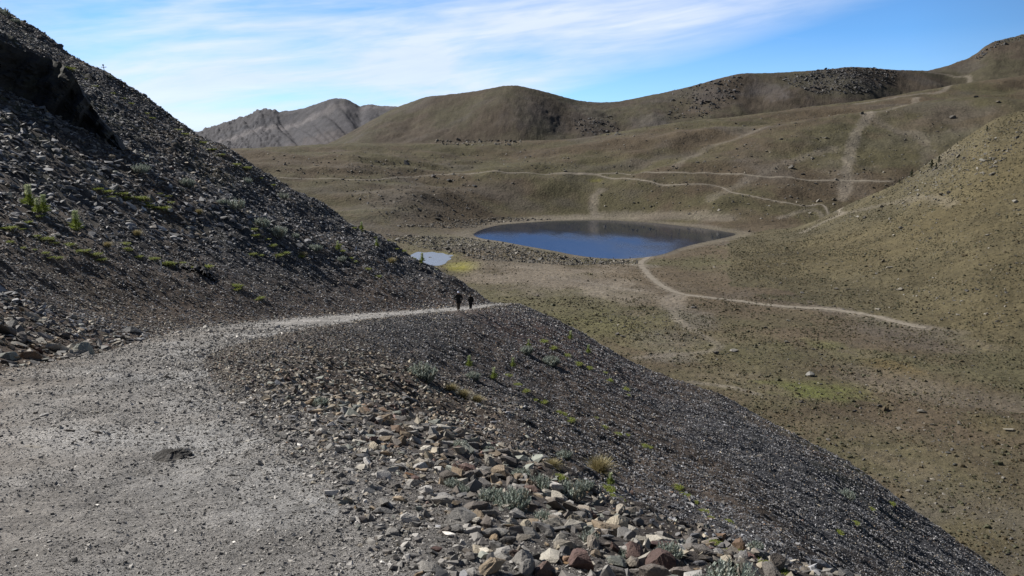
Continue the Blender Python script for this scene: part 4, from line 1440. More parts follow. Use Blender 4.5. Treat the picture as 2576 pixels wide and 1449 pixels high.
def put_plant(name, meshes, px, py, half_px, label, cat, group, seed, zs=1.0):
    p = slope_place(px, py + half_px * 0.5)
    if p is None:
        return None
    s = px_size(half_px, p[1]) * (1.7 if name == 'moss_clump' else 1.4 if name == 'leafy_plant' else 1.2)
    e = empty(name, (p[0], p[1], p[2]), label=label, category=cat, group=group)
    e.rotation_euler = (0, 0, random.uniform(0, 6.28))
    e.scale = (s, s, s * zs)
    for nm, me in meshes:
        link(nm, me, e)
    return e


SHRUBS = [
    (1285, 1245, 58, 'big grey-green silvery shrub among the largest blocks'), (1235, 1240, 36, 'silvery shrub growing against the uphill side of the big shrub'),
    (1160, 1118, 20, 'small silvery shrub between blocks beyond the big shrub'), (1418, 1142, 24, 'compact silvery shrub with a dark shaded side near the tussocks'),
    (1310, 1192, 26, 'small silvery shrub at the uphill end of the shrub cluster'), (1355, 1208, 38, 'silvery shrub in the middle of the shrub cluster'),
    (1440, 1225, 44, 'broad silvery shrub at the downhill end of the cluster'), (1470, 1215, 30, 'silvery shrub just below the large straw tussock'),
    (1140, 1213, 24, 'sparse silvery shrub beside the cream pyramid stone'), (1166, 1232, 18, 'tiny silvery shrub near the gravel edge'),
    (803, 1010, 26, 'grey-green shrub at the upper end of the block field'), (1062, 935, 38, 'pale grey shrub on the open scree below the track'),
    (1365, 1295, 30, 'silvery shrub wedged between reddish and grey blocks'), (1480, 1348, 28, 'silvery shrub beside the rounded grey boulder'),
    (1575, 1385, 26, 'silvery shrub above the smooth grey slab'), (1680, 1385, 44, 'grey silvery shrub by the edge of the fine dark scree'),
    (1850, 1452, 70, 'wide silvery shrub cut by the lower edge of the view'), (1770, 1462, 40, 'silvery shrub joining the wide shrub at the lower edge'), (1230, 1130, 14, 'very small silvery shrub amid beige blocks'),
    (355, 420, 30, 'round grey shrub on the dark upper slope below the outcrop tip'), (590, 512, 30, 'grey shrub high on the slope above the ledge'), (560, 505, 18, 'small grey shrub touching its larger neighbour high up'),
    (700, 580, 30, 'large grey shrub of the twin pair on the upper slope'), (660, 560, 24, 'smaller grey shrub of the twin pair on the upper slope'), (742, 592, 16, 'little grey shrub just downhill of the twin pair'),
    (470, 460, 22, 'dim grey shrub between outcrop and skyline'), (620, 452, 20, 'grey shrub close under the slope skyline'), (712, 492, 20, 'grey shrub close under the skyline further down'),
    (790, 620, 24, 'grey shrub above the hikers on the open slope'), (860, 650, 16, 'small dark shrub above the narrowing track'), (1325, 880, 18, 'grey-green shrub on the scree beyond the track'),
    (1385, 905, 26, 'grey-green shrub low on the outer scree'), (1190, 945, 18, 'pale shrub on the outer scree near the thistles'), (2130, 1240, 26, 'faint grey shrub on the dark fine scree'), (10, 30, 20, 'dark round bush on the skyline at the very top of the slope'),
    (40, 52, 16, 'dark round bush second from the top on the skyline'), (276, 192, 10, 'dark small bush on the skyline halfway to the marker cross'), (1900, 1165 + 210, 24, 'pale shrub in the fine scree near the lower edge'),
]
for k, (px, py, hp, lab) in enumerate(SHRUBS):
    fo, st = SILV_ME[(k * 3) % 7]
    put_plant('shrub', (('foliage', fo), ('stem', st)), px, py, hp * (0.85 if px < 1000 and py < 900 else 1.0), lab, 'shrub', 'silvery shrubs on the scree slope', k, 0.85)

STRAW = [(0.40, 0.34, 0.19), (0.48, 0.41, 0.24), (0.30, 0.26, 0.13), (0.22, 0.20, 0.09)]
TUS = []
for i in range(3):
    V, Fc, C = blades(900, 1.35, 0.62, 0.012, 0.28, 60 + i, STRAW, 0.35, 4)
    TUS.append(mesh_np('blades', V, Fc, C, False, M_LEAF))
for k, (px, py, hp, lab) in enumerate([(1508, 1168, 40, 'large straw-coloured grass tussock at the edge of the fine scree'), (1390, 1165, 24, 'smaller straw tussock next to the compact silvery shrub'),
                                       (1135, 975, 20, 'first of three joined low straw tussocks, nearest the track'), (1165, 990, 22, 'middle one of three joined low straw tussocks'),
                                       (1200, 1003, 20, 'lowest of three joined low straw tussocks'), (500, 1012 - 480, 12, 'small brownish tussock high on the dark slope'), (760, 640, 13, 'dry tussock above the track on the dark slope'),
                                       (345, 585, 14, 'reddish dry tussock on the mossy band of the upper slope'), (270, 615, 14, 'dry tussock at the left of the mossy band'), (985, 655, 14, 'pale dry tussock near the slope edge above the pond')]):
    e = put_plant('grass_tussock', (('blades', TUS[k % 3]),), px, py, hp, lab, 'grass tussock', 'straw tussocks on the scree slope', k)

# leafy green plants with whorls of pointed leaves
def leafy(seed, pale):
    r = np.random.default_rng(seed)
    Bf, St, Hd = Buf(), Buf(), Buf()
    tube(St, [(0, 0, -0.05), (0.03, 0, 0.9), (0.02, 0.02, 1.7)], [0.07, 0.05, 0.03], (0.12, 0.15, 0.06), 5, True)
    for j in range(16):
        z = 0.1 + 1.6 * j / 16
        for i in range(9):
            a = 2 * math.pi * i / 9 + j * 0.7 + r.normal() * 0.2
            L = (0.85 if j < 5 else 0.5) * r.uniform(0.7, 1.1)
            d = np.array([math.cos(a), math.sin(a), 0.35 + 0.05 * j]); d /= np.linalg.norm(d)
            sd_ = np.array([-math.sin(a), math.cos(a), 0]) * 0.07
            p = np.array([0.02, 0.01, z])
            tip = p + d * L
            mid = p + d * L * 0.5 + np.array([0, 0, 0.06])
            c = np.array([0.25, 0.31, 0.07]) if j < 9 else np.array(pale)
            c = c * r.uniform(0.75, 1.2)
            Bf.add([p, mid - sd_, tip, mid + sd_], [(0, 1, 2), (0, 2, 3)], c)
    for i in range(30):
        a = r.uniform(0, 6.28); u = r.uniform(0.1, 1)
        d = np.array([math.cos(a) * math.sqrt(1 - u * u), math.sin(a) * math.sqrt(1 - u * u), u]) * 0.28
        sd_ = np.array([-math.sin(a), math.cos(a), 0]) * 0.05
        p = np.array([0.02, 0.02, 1.7])
        Hd.add([p - sd_, p + sd_, p + d], [(0, 1, 2)], np.array(pale) * r.uniform(0.9, 1.25))
    return Bf.mesh('leaf', M_LEAF), St.mesh('stem', M_LEAF), Hd.mesh('flower_head', M_LEAF)


LEAFY = [leafy(70, (0.52, 0.56, 0.38)), leafy(71, (0.44, 0.50, 0.30))]
for k, (px, py, hp, lab) in enumerate([(75, 512, 22, 'tallest leafy green plant with a pale tip on the dark slope'), (112, 528, 18, 'leafy green plant leaning beside the tallest one'), (95, 530, 14, 'low leafy green plant between the two taller ones'),
                                       (193, 572, 20, 'lone leafy green plant with upright pale leaves'), (850, 625, 9, 'pale green stalk plant on the slope edge above the track'), (948, 618, 8, 'pale green stalk plant near the skyline above the pond'),
                                       (1062, 637, 9, 'pale stalk plant standing against the pond'), (1180, 918, 12, 'pale green thistle-like plant on the outer scree'), (1242, 948, 12, 'pale thistle-like plant further down the outer scree'), (1290, 920, 10, 'yellowish green plant beside the outer scree shrubs'),
                                       (1435, 850, 9, 'small pale plant against the valley at the scree edge'), (1480, 885, 9, 'small pale green plant low at the scree edge'), (1535, 1215, 14, 'single white-topped plant beside the large tussock'), (910, 565, 8, 'pale stalk on the slope skyline by the boulders'),
                                       (1330, 870, 8, 'slim green plant beyond the hikers on the scree')]):
    lf, stm, hd = LEAFY[k % 2]
    put_plant('leafy_plant', (('leaf', lf), ('stem', stm), ('flower_head', hd)), px, py, hp, lab, 'plant', 'green leafy plants on the scree slope', k)

# bright green moss and grass clumps
GREEN = [(0.24, 0.31, 0.035), (0.31, 0.36, 0.05), (0.15, 0.20, 0.035), (0.24, 0.23, 0.08)]
GCL = []
for i in range(4):
    V, Fc, C = blades(420, 0.55, 1.0, 0.03, 0.35, 90 + i, GREEN, 0.95, 2)
    GCL.append(mesh_np('blades', V, Fc, C, False, M_LEAF))
CL = []
rr = random.Random(3)
def clump_line(pts, n, hp, where):
    P = np.array(pts, float)
    d = np.concatenate([[0], np.cumsum(np.hypot(*np.diff(P, axis=0).T))])
    for i in range(n):
        t = (i + rr.uniform(0.2, 0.8)) / n * d[-1]
        CL.append((np.interp(t, d, P[:, 0]) + rr.gauss(0, 5), np.interp(t, d, P[:, 1]) + rr.gauss(0, 4), hp * rr.uniform(0.6, 1.3), where))
clump_line([(240, 470), (300, 485), (350, 498), (405, 522)], 13, 11, 'in the long bright streak below the outcrop')
clump_line([(380, 480), (430, 500)], 3, 8, 'above the long bright streak')
clump_line([(0, 560), (50, 580), (130, 600), (200, 625), (270, 640)], 12, 11, 'in the mossy band at the left')
clump_line([(0, 600), (80, 625), (160, 650)], 7, 10, 'below the mossy band at the left')
clump_line([(290, 600), (360, 640), (420, 650), (470, 658), (520, 672)], 12, 10, 'on top of the dark ledge')
clump_line([(570, 715), (600, 722)], 3, 13, 'alone on the bare strip above the track')
clump_line([(640, 740), (655, 755)], 2, 8, 'just above the far track')
clump_line([(620, 560), (660, 600), (700, 640), (750, 640)], 7, 9, 'between the grey shrubs on the upper slope')
clump_line([(630, 630), (660, 640)], 3, 10, 'below the twin shrubs')
clump_line([(830, 600), (900, 660), (960, 690)], 6, 8, 'near the slope edge above the lake')
clump_line([(880, 560), (1000, 630), (1100, 680)], 9, 6, 'along the skyline edge above the pond')
clump_line([(130, 150), (200, 190), (330, 260), (500, 350), (600, 410), (700, 470)], 18, 8, 'under the top skyline of the slope')
clump_line([(1350, 850), (1500, 930), (1600, 1000)], 9, 8, 'along the outer scree')
clump_line([(1270, 940), (1350, 1000), (1440, 1060)], 8, 9, 'across the middle of the outer scree')
clump_line([(1480, 1040), (1560, 1090), (1650, 1130)], 6, 8, 'on the dark outer scree')
clump_line([(1520, 1220), (1560, 1250)], 4, 13, 'around the white-topped plant')
clump_line([(1400, 1190), (1420, 1200)], 2, 12, 'between the two tussocks')
clump_line([(1690, 1210), (1740, 1260), (1830, 1320)], 6, 10, 'at the border of blocks and fine scree')
clump_line([(1790, 1360), (1850, 1385), (1900, 1400), (1990, 1440)], 8, 12, 'between blocks near the lower edge')
clump_line([(2080, 1350), (2150, 1300), (2245, 1260)], 4, 9, 'on the fine scree near the lower corner')
clump_line([(120, 520), (60, 560)], 3, 10, 'at the foot of the leafy green plants')
def off_track(px, py):
    p = slope_place(px, py + hp * 0.5)
    Lx, Rx = path_edges(p[1])
    return ', %.1fm off track' % max(Lx - p[0], p[0] - Rx)


for k, (px, py, hp, where) in enumerate(CL):
    if slope_place(px, py) is None:
        continue
    e = put_plant('moss_clump', (('blades', GCL[k % 4]),), px, py, hp, f'{["bright green", "yellow-green", "dull green", "olive"][k % 4]} {round(px_size(hp * 3.4, slope_place(px, py)[1]) * 100)}cm clump {where}' + off_track(px, py), 'moss clump', 'green clumps %s' % where, k, 0.7)

# ================================================================== VALLEY THINGS
# tussocks and low plants that dot the floor and the right hill
def tuft_lib(seed):
    r = np.random.default_rng(seed)
    n = 9
    a = np.linspace(0, 2 * math.pi, n, endpoint=False)
    ring = np.stack([np.cos(a), np.sin(a) * 0.8, np.full(n, -0.1)], -1) * r.uniform(0.7, 1.15, (n, 1))
    mid = np.stack([np.cos(a + .3) * 0.75, np.sin(a + .3) * 0.6, r.uniform(0.35, 0.7, n)], -1) * r.uniform(0.7, 1.2, (n, 1))
    top = np.array([[r.normal() * 0.2, r.normal() * 0.2, r.uniform(0.5, 0.8)]])
    V = np.concatenate([ring, mid, top])
    Fc = []
    for i in range(n):
        j = (i + 1) % n
        Fc += [(i, j, n + i), (j, n + j, n + i), (n + i, n + j, 2 * n)]
    return V, np.array(Fc)


TUFT = [tuft_lib(500 + i) for i in range(10)]
r = np.random.default_rng(77)
N = 170000
al = r.uniform(-0.2, 0.80, N); y = np.sqrt(r.uniform(110 ** 2, 720 ** 2, N)); x = al * y
z = far_z(x, y)
fi = (np.log(y / FY0) / math.log(FY1 / FY0) * (FR - 1)).astype(int); fj = ((al - FA0) / (FA1 - FA0) * (FB - 1)).astype(int)
idd = FID[fi, fj]; dl_ = FLD[fi, fj]; cc = _FC[fi, fj]
pal = cc.mean(1)
dens = sstep(-0.35, 0.45, fbm(x / 22, y / 22, 3, 801)) * 0.75 + 0.25
dens *= np.where(pal > 0.145, 0.12, 1.0) * (dl_ > 12) * ((idd == 0) | (idd == 1)) * sstep(760, 500, y)
dens *= np.where((y > 395) & (idd == 0), 0.25, 1.0)
k = r.uniform(size=N) < dens
x, y, z, cc, idd = x[k], y[k], z[k], cc[k], idd[k]
n = len(x)
s = 0.25 * np.exp(r.normal(size=n) * 0.42) * (1 + 0.0006 * y)
c = np.array([[0.085, 0.078, 0.036], [0.105, 0.078, 0.036], [0.065, 0.064, 0.034], [0.125, 0.105, 0.055], [0.075, 0.08, 0.038]])[r.integers(0, 5, n)] * np.exp(r.normal(size=(n, 1)) * 0.2)
c = 0.75 * c + 0.25 * cc
print('tufts', n)
scatter_mesh('grass_tufts', TUFT, np.stack([x, y, z], -1), s, rand_rot(n, r, 0.9), c, M_LEAF, kind='stuff', label='low grass tufts dotting the valley floor and right hill')

# stones of the valley: dense band round the near shore, scattered fields elsewhere
def stones_region(poly_px, n, s0, seed, cols, smin=0.0, kind_label='', name='stones', spread=0.45):
    r = np.random.default_rng(seed)
    P = np.array(poly_px, float)
    lo, hi = P.min(0), P.max(0)
    q = r.uniform(lo, hi, (n * 3, 2))
    q = q[inside(q[:, 0], q[:, 1], P)][:n]
    h = far_hit(q[:, 0], q[:, 1])
    h = h[~np.isnan(h[:, 1])]
    s = s0 * np.exp(r.normal(size=len(h)) * spread)
    if smin:
        s = np.maximum(s, smin * h[:, 1] / F_PX)
    c = np.array(cols)[r.integers(0, len(cols), len(h))] * np.exp(r.normal(size=(len(h), 1)) * 0.2)
    h = h.copy(); h[:, 2] = far_z(h[:, 0], h[:, 1]) + 0.1 * s
    return h, s, c, r


GREYS = [(0.13, 0.12, 0.105), (0.10, 0.095, 0.088), (0.17, 0.155, 0.13), (0.075, 0.072, 0.07), (0.20, 0.185, 0.16)]
DARKS = [(0.075, 0.074, 0.078), (0.055, 0.056, 0.062), (0.10, 0.098, 0.10)]
BITS = []
for args in [
    ([(960, 590), (1190, 600), (1320, 622), (1440, 648), (1590, 656), (1600, 664), (1450, 668), (1330, 662), (1220, 655), (1140, 640), (1000, 610)], 3600, 0.62, 1, GREYS),
    ([(1000, 570), (1190, 575), (1260, 560), (1400, 552), (1250, 546), (1100, 560)], 900, 0.65, 2, GREYS),
    ([(880, 400), (1120, 400), (1220, 500), (1260, 555), (1060, 585), (940, 540), (850, 470)], 900, 0.75, 3, DARKS + GREYS),
    ([(640, 380), (1450, 380), (1450, 450), (760, 460)], 500, 0.9, 4, DARKS + GREYS),
    ([(1500, 330), (2280, 260), (2560, 420), (2250, 560), (1900, 560), (1500, 520)], 1300, 0.85, 5, GREYS),
    ([(1960, 195), (2050, 178), (2180, 168), (2260, 180), (2250, 205), (2180, 235), (2060, 238), (1990, 215)], 1300, 1.5, 6, DARKS),
    ([(2030, 178), (2100, 170), (2200, 172), (2240, 182), (2140, 195), (2050, 192)], 260, 1.6, 16, DARKS),
    ([(1690, 225), (1870, 190), (1860, 240), (1780, 300), (1680, 300)], 350, 1.8, 7, DARKS),
    ([(1440, 300), (1540, 290), (1560, 340), (1460, 345)], 160, 1.8, 8, DARKS),
    ([(2440, 150), (2500, 105), (2576, 88), (2576, 100), (2500, 120), (2465, 150)], 200, 1.8, 9, DARKS),
    ([(1090, 352), (1320, 352), (1300, 366), (1110, 366)], 160, 1.5, 10, GREYS),
    ([(1400, 740), (1650, 745), (1820, 860), (2560, 850), (2560, 1430), (2300, 1250), (1900, 1010), (1600, 880)], 2600, 0.22, 11, GREYS),
    ([(1500, 770), (1700, 770), (1800, 830), (1700, 880), (1560, 850)], 500, 0.26, 12, GREYS),
    ([(1700, 640), (2100, 560), (2576, 290), (2576, 840), (1900, 750), (1700, 720)], 1500, 0.35, 13, GREYS + [(0.24, 0.225, 0.195)]),
    ([(2250, 460), (2500, 310), (2576, 300), (2576, 380), (2300, 500)], 900, 0.5, 14, GREYS + [(0.26, 0.25, 0.22)]),
]:
    BITS.append(stones_region(*args))
h = np.concatenate([b[0] for b in BITS]); s = np.concatenate([b[1] for b in BITS]); c = np.concatenate([b[2] for b in BITS])
r = np.random.default_rng(9)
d_ = polydist(h[:, 0], h[:, 1], LAKE, True) * np.where(inside(h[:, 0], h[:, 1], LAKE), -1, 1)
k = d_ > 1.0
h, s, c = h[k], s[k], c[k]
scatter_mesh('boulder_field', MIDR, h, s, rand_rot(len(h), r, 0.5), c, M_ROCK, kind='stuff', label='countless small boulders strewn over floor, shore and ridges')

FARB = [  # single valley boulders that can be told apart
    (1555, 842, 20, (0.11, .10, .09), 'dark upright twin boulder in the green hollow below the scree'), (1567, 848, 16, (0.12, .11, .10), 'rounder twin boulder beside the upright one in the hollow'), (1352, 745, 14, (0.12, .10, .085), 'block at the far edge of the tufts near the dry flat'),
    (2038, 945, 24, (0.24, .235, .22), 'grey boulder with a deep shadow above the bright green moss'), (2235, 676, 26, (0.40, .37, .31), 'long pale slab on the middle of the right hill'), (1975, 665, 15, (0.33, .30, .24), 'small pale slab on the lower right hill'),
    (2268, 575, 20, (0.11, .105, .10), 'dark boulder high on the right hill'), (2248, 593, 13, (0.34, .32, .27), 'pale stone under the dark boulder on the right hill'), (2552, 510, 18, (0.33, .31, .27), 'pale block near the right picture edge on the hill'),
    (2576 - 12, 530, 12, (0.28, .26, .22), 'second pale block close to the right picture edge'), (2265, 730, 20, (0.25, .23, .19), 'beige boulder near the foot of the right hill'), (2105, 728, 15, (0.12, .11, .095), 'brown boulder at the foot of the right hill'), (2135, 728, 12, (0.13, .12, .10), 'brown boulder next to its bigger neighbour at the hill foot'),
    (1745, 775, 16, (0.09, .085, .08), 'black rock below the pale trail by the stream bed'), (1985, 808, 13, (0.36, .34, .28), 'pale rock just under the trail in mid valley'), (1980, 862, 16, (0.14, .13, .11), 'low flat boulder in the tufts of mid valley'), (2045, 880, 14, (0.15, .14, .12), 'low boulder with a shadow in mid valley'), (1925, 825, 14, (0.13, .12, .10), 'dark wedge in the tufts below the trail'),
    (1847, 884, 26, (0.28, .265, .24), 'big light boulder beside the dry stream bed'), (1800, 890, 20, (0.12, .11, .10), 'dark boulder beside the dry stream bed'), (1240, 553, 18, (0.10, .09, .08), 'dark boulder on the far left shore of the lake'), (1885, 583, 12, (0.12, .10, .085), 'dark boulder at the right tip of the lake shore'),
    (1102, 552, 20, (0.08, .075, .065), 'low dark rock on the slope left of the lake'), (905, 262 + 310, 12, (0.09, .085, .08), 'dark rock at the valley edge next to the scree'), (1025, 405, 10, (0.09, .085, .08), 'dark rock on the terrace left of centre'), (700, 430, 12, (0.11, .10, .09), 'rock beside the left trail'), (1290, 462, 10, (0.1, .09, .08), 'dark rock below the left trail'),
    (1195, 470, 16, (0.1, .10, .10), 'grey block on the stony slope above the lake'), (1130, 455, 16, (0.09, .09, .09), 'dark block on the stony slope left of the lake'), (1090, 445, 14, (0.10, .09, .09), 'block near the bend of the left trail'), (1700, 355 + 70, 10, (0.1, .09, .08), 'dark rock above the straight track'), (2079, 548 - 200, 13, (0.17, .16, .14), 'pale boulder on the slope under the saddle'),
    (1965, 351, 14, (0.12, .115, .105), 'lone grey boulder on the gullied slope'), (1875, 365, 10, (0.14, .13, .12), 'small boulder in the shallow gully'), (2395, 298, 18, (0.11, .10, .09), 'dark double boulder below the right summit'), (2455, 245, 14, (0.15, .13, .11), 'tan boulder near the hill brow at the right'), (2510, 258, 14, (0.15, .13, .11), 'brown block on the brow near the right edge'),
    (2230, 198, 14, (0.10, .10, .10), 'isolated block right of the crags on the ridge'), (1320, 378, 9, (.1, .09, .08), 'small dark block on the plateau right of centre'), (2015, 1012, 14, (0.10, .09, .08), 'dark stone under the bright green moss'), (2215, 1023, 20, (0.08, .075, .07), 'low black rock on the bare ground right of the moss'),
    (2320, 1038, 26, (0.17, .16, .14), 'broad grey rock in the lower right tufts'), (2535, 1083, 30, (0.34, .31, .25), 'row of pale slabs near the right edge'), (2150, 1035, 16, (0.09, .085, .08), 'dark rock in the lower right tufts'), (2385, 1140, 16, (0.09, .09, .085), 'dark rock deep in the lower right tufts'), (2400, 1290 - 120, 16, (0.10, .10, .09), 'rock near the lower right tufts by the scree edge'), (2345, 1070, 14, (0.12, .11, .1), 'small rock under the broad grey rock'),
]
for k, (px, py, w, c_, lab) in enumerate(FARB):
    h = far_hit([px], [py])[0]
    if np.isnan(h[1]):
        print('miss', lab); continue
    s_ = max(px_size(w, h[1]) * 0.5, 0.2)
    mul = (1.3, 0.6, 0.35) if 'slab' in lab else (1, 0.85, 0.8)
    add_rock((h[0], h[1], float(far_z(h[0], h[1]))), s_, c_, k % len(BIG_ME), tilt=random.gauss(0, 0.15), yaw=random.uniform(-0.4, 0.4), mul=mul, label=lab, name='boulder', group='boulders standing in the crater', sink=0.2, cat='boulder', normal=(0, 0, 1))

# --- small dark pines on the brow of the right hill
def pine(seed, h):
    r = np.random.default_rng(seed)
    T = Buf(); Cn = Buf()
    tube(T, [(0, 0, -0.3), (0.05 * h, 0, h * 0.5), (0.02 * h, 0, h * 0.95)], [0.05 * h, 0.035 * h, 0.01 * h], (0.05, 0.04, 0.03), 6)
    for i in range(9):
        a = r.uniform(0, 6.28); z0 = h * r.uniform(0.2, 0.85)
        L = h * 0.4 * (1.1 - z0 / h)
        tube(T, [(0.04 * h, 0, z0), (0.04 * h + math.cos(a) * L, math.sin(a) * L, z0 + 0.1 * L)], [0.015 * h, 0.005 * h], (0.05, 0.04, 0.03), 4, False)
    for i in range(520):
        z0 = h * (0.12 + 0.88 * r.uniform() ** 0.8)
        R0 = h * 0.42 * (1.08 - z0 / h) * (0.75 + 0.35 * math.sin(z0 / h * 17 + seed))
        a = r.uniform(0, 6.28); q = R0 * math.sqrt(r.uniform(0.15, 1))
        p = np.array([q * math.cos(a) + 0.04 * h, q * math.sin(a), z0 - 0.12 * q])
        v = r.normal(size=(3, 3)) * h * 0.035
        Cn.add(p + v, [(0, 1, 2)], np.array([0.030, 0.045, 0.018]) * r.uniform(0.6, 1.4))
    return T.mesh('trunk', M_LEAF), Cn.mesh('crown', M_LEAF)


for k, (px, py, hp, lab) in enumerate([(2292, 446, 26, 'lowest small dark pine on the brow of the right hill'), (2342, 424, 30, 'fullest dark pine in the clump on the right hill brow'), (2354, 424, 20, 'short dark pine leaning in the brow clump'),
                                       (2361, 410, 24, 'uppermost dark pine on the right hill brow'), (2482, 330, 18, 'small dark pine near the rocky top of the right brow'), (2262, 462, 16, 'smallest dark bush-like pine where the track meets the hill')]):
    for dy in (0, 3, 6, 9, 12, 16, 20, 26):
        h = far_hit([px], [py + dy])[0]
        if h[1] < 750:
            break
    tr, cr = pine(600 + k, px_size(hp * 0.72, h[1]))
    e = empty('pine_tree', (h[0], h[1], float(far_z(h[0], h[1]))), label=lab, category='pine tree', group='small pines on the right hill brow')
    link('trunk', tr, e); link('crown', cr, e)

# --- white stake, marker cross, posts by the lake
def simple_bar(buf, a, b, ra, rb, c, sides=6):
    tube(buf, [a, tuple((np.array(a) + np.array(b)) / 2 + 0.0), b], [ra, (ra + rb) / 2, rb], c, sides)


M_WHITE = plain_mat('weathered_white_wood', (0.62, 0.61, 0.57), 0.7, 30)
M_WOOD = plain_mat('grey_wood', (0.22, 0.21, 0.20), 0.85, 20)
p = near_pts(404, 673)
b = Buf(); H = px_size(18, p[1])
tube(b, [(0, 0, -0.1), (0.03, 0, H * 0.4), (-0.01, 0, H)], [0.035, 0.05, 0.06], (1, 1, 1), 8)
o = link('stake', b.mesh('stake', M_WHITE), category='stake', label='thin white stake standing on the dark slope below the ledge'); o.location = tuple(p)

p = slope_place(262, 172)
e = empty('marker_cross', (p[0], p[1], p[2] - 0.1), label='tiny pale marker cross with a dark knob standing on the slope skyline', category='marker')
H = px_size(17, p[1])
b = Buf(); tube(b, [(0, 0, -0.1), (0.0, 0, H * 0.5), (-0.06, 0, H * 0.92)], [0.05, 0.045, 0.04], (1, 1, 1), 6); link('post', b.mesh('post', M_WOOD), e)
b = Buf(); tube(b, [(-0.38, 0, H * 0.72), (0, 0, H * 0.70), (0.36, 0, H * 0.73)], [0.04, 0.045, 0.04], (1, 1, 1), 6); link('crossbar', b.mesh('crossbar', M_WOOD), e)
b = Buf(); tube(b, [(-0.07, 0, H * 0.9), (-0.07, 0, H * 0.97), (-0.06, 0, H * 1.08), (-0.06, 0, H * 1.12)], [0.05, 0.13, 0.11, 0.03], (1, 1, 1), 8); link('knob', b.mesh('knob', plain_mat('dark_knob', (0.03, 0.035, 0.06))), e)

h = far_hit([1602.0], [665.0])[0]
e = empty('sign_post', (h[0], h[1], float(far_z(h[0], h[1]))), label='pale upright notice board on two posts where the trail reaches the lake', category='sign')
b = Buf()
def box(bf, x0, x1, y0, y1, z0, z1, c=(1, 1, 1)):
    V = [(x, y, z) for z in (z0, z1) for y in (y0, y1) for x in (x0, x1)]
    bf.add(V, [(0, 2, 1), (1, 2, 3), (4, 5, 6), (5, 7, 6), (0, 1, 4), (1, 5, 4), (2, 6, 3), (3, 6, 7), (0, 4, 2), (2, 4, 6), (1, 3, 5), (3, 7, 5)], c)
box(b, -0.42, 0.42, -0.04, 0.04, 0.5, 2.6); link('panel', b.mesh('panel', M_WHITE), e)
for sx in (-0.62, 0.56):
    b = Buf(); tube(b, [(sx, 0, -0.2), (sx, 0, 1.4), (sx, 0, 2.9)], [0.12, 0.12, 0.11], (1, 1, 1), 6); link('post', b.mesh('post', plain_mat('dark_post', (0.05, 0.05, 0.055))), e)
h2 = far_hit([1592.0], [666.5])[0]
add_rock((h2[0], h2[1], float(far_z(h2[0], h2[1]))), 0.9, (0.36, 0.34, 0.31), 5, label='pale stone heap at the foot of the notice board', name='boulder', group='boulders standing in the crater', mul=(1.2, .8, .6), cat='boulder', normal=(0, 0, 1))

# ================================================================== PEOPLE
def skin_mesh(name, pts, edges, radii, mat, sub=2, root=0):
    me = bpy.data.meshes.new(name)
    me.from_pydata([tuple(p) for p in pts], edges, [])
    o = bpy.data.objects.new(name, me)
    COL.objects.link(o)
    m = o.modifiers.new('s', 'SKIN')
    m.use_smooth_shade = True
    for i, r_ in enumerate(radii):
        sv = me.skin_vertices[0].data[i]
        sv.radius = (r_, r_) if not isinstance(r_, tuple) else r_
        sv.use_root = (i == root)
    s_ = o.modifiers.new('d', 'SUBSURF'); s_.levels = sub; s_.render_levels = sub
    dg = bpy.context.evaluated_depsgraph_get()
    dg.update()
    new = bpy.data.meshes.new_from_object(o.evaluated_get(dg))
    bpy.data.objects.remove(o)
    bpy.data.meshes.remove(me)
    new.name = name
    new.materials.clear(); new.materials.append(mat)
    new.polygons.foreach_set('use_smooth', np.ones(len(new.polygons), bool))
    return new


def join_mesh(name, meshes, mat):
    V, Fc, off = [], [], 0
    for me in meshes:
        V += [tuple(v.co) for v in me.vertices]
        Fc += [tuple(i + off for i in p_.vertices) for p_ in me.polygons]
        off += len(me.vertices)
    me = bpy.data.meshes.new(name)
    me.from_pydata(V, [], Fc)
    me.materials.append(mat)
    me.polygons.foreach_set('use_smooth', np.ones(len(me.polygons), bool))
    return me


M_SKIN = plain_mat('skin', (0.32, 0.19, 0.13), 0.6)
M_HAIR = plain_mat('dark_hair', (0.015, 0.012, 0.01), 0.6)


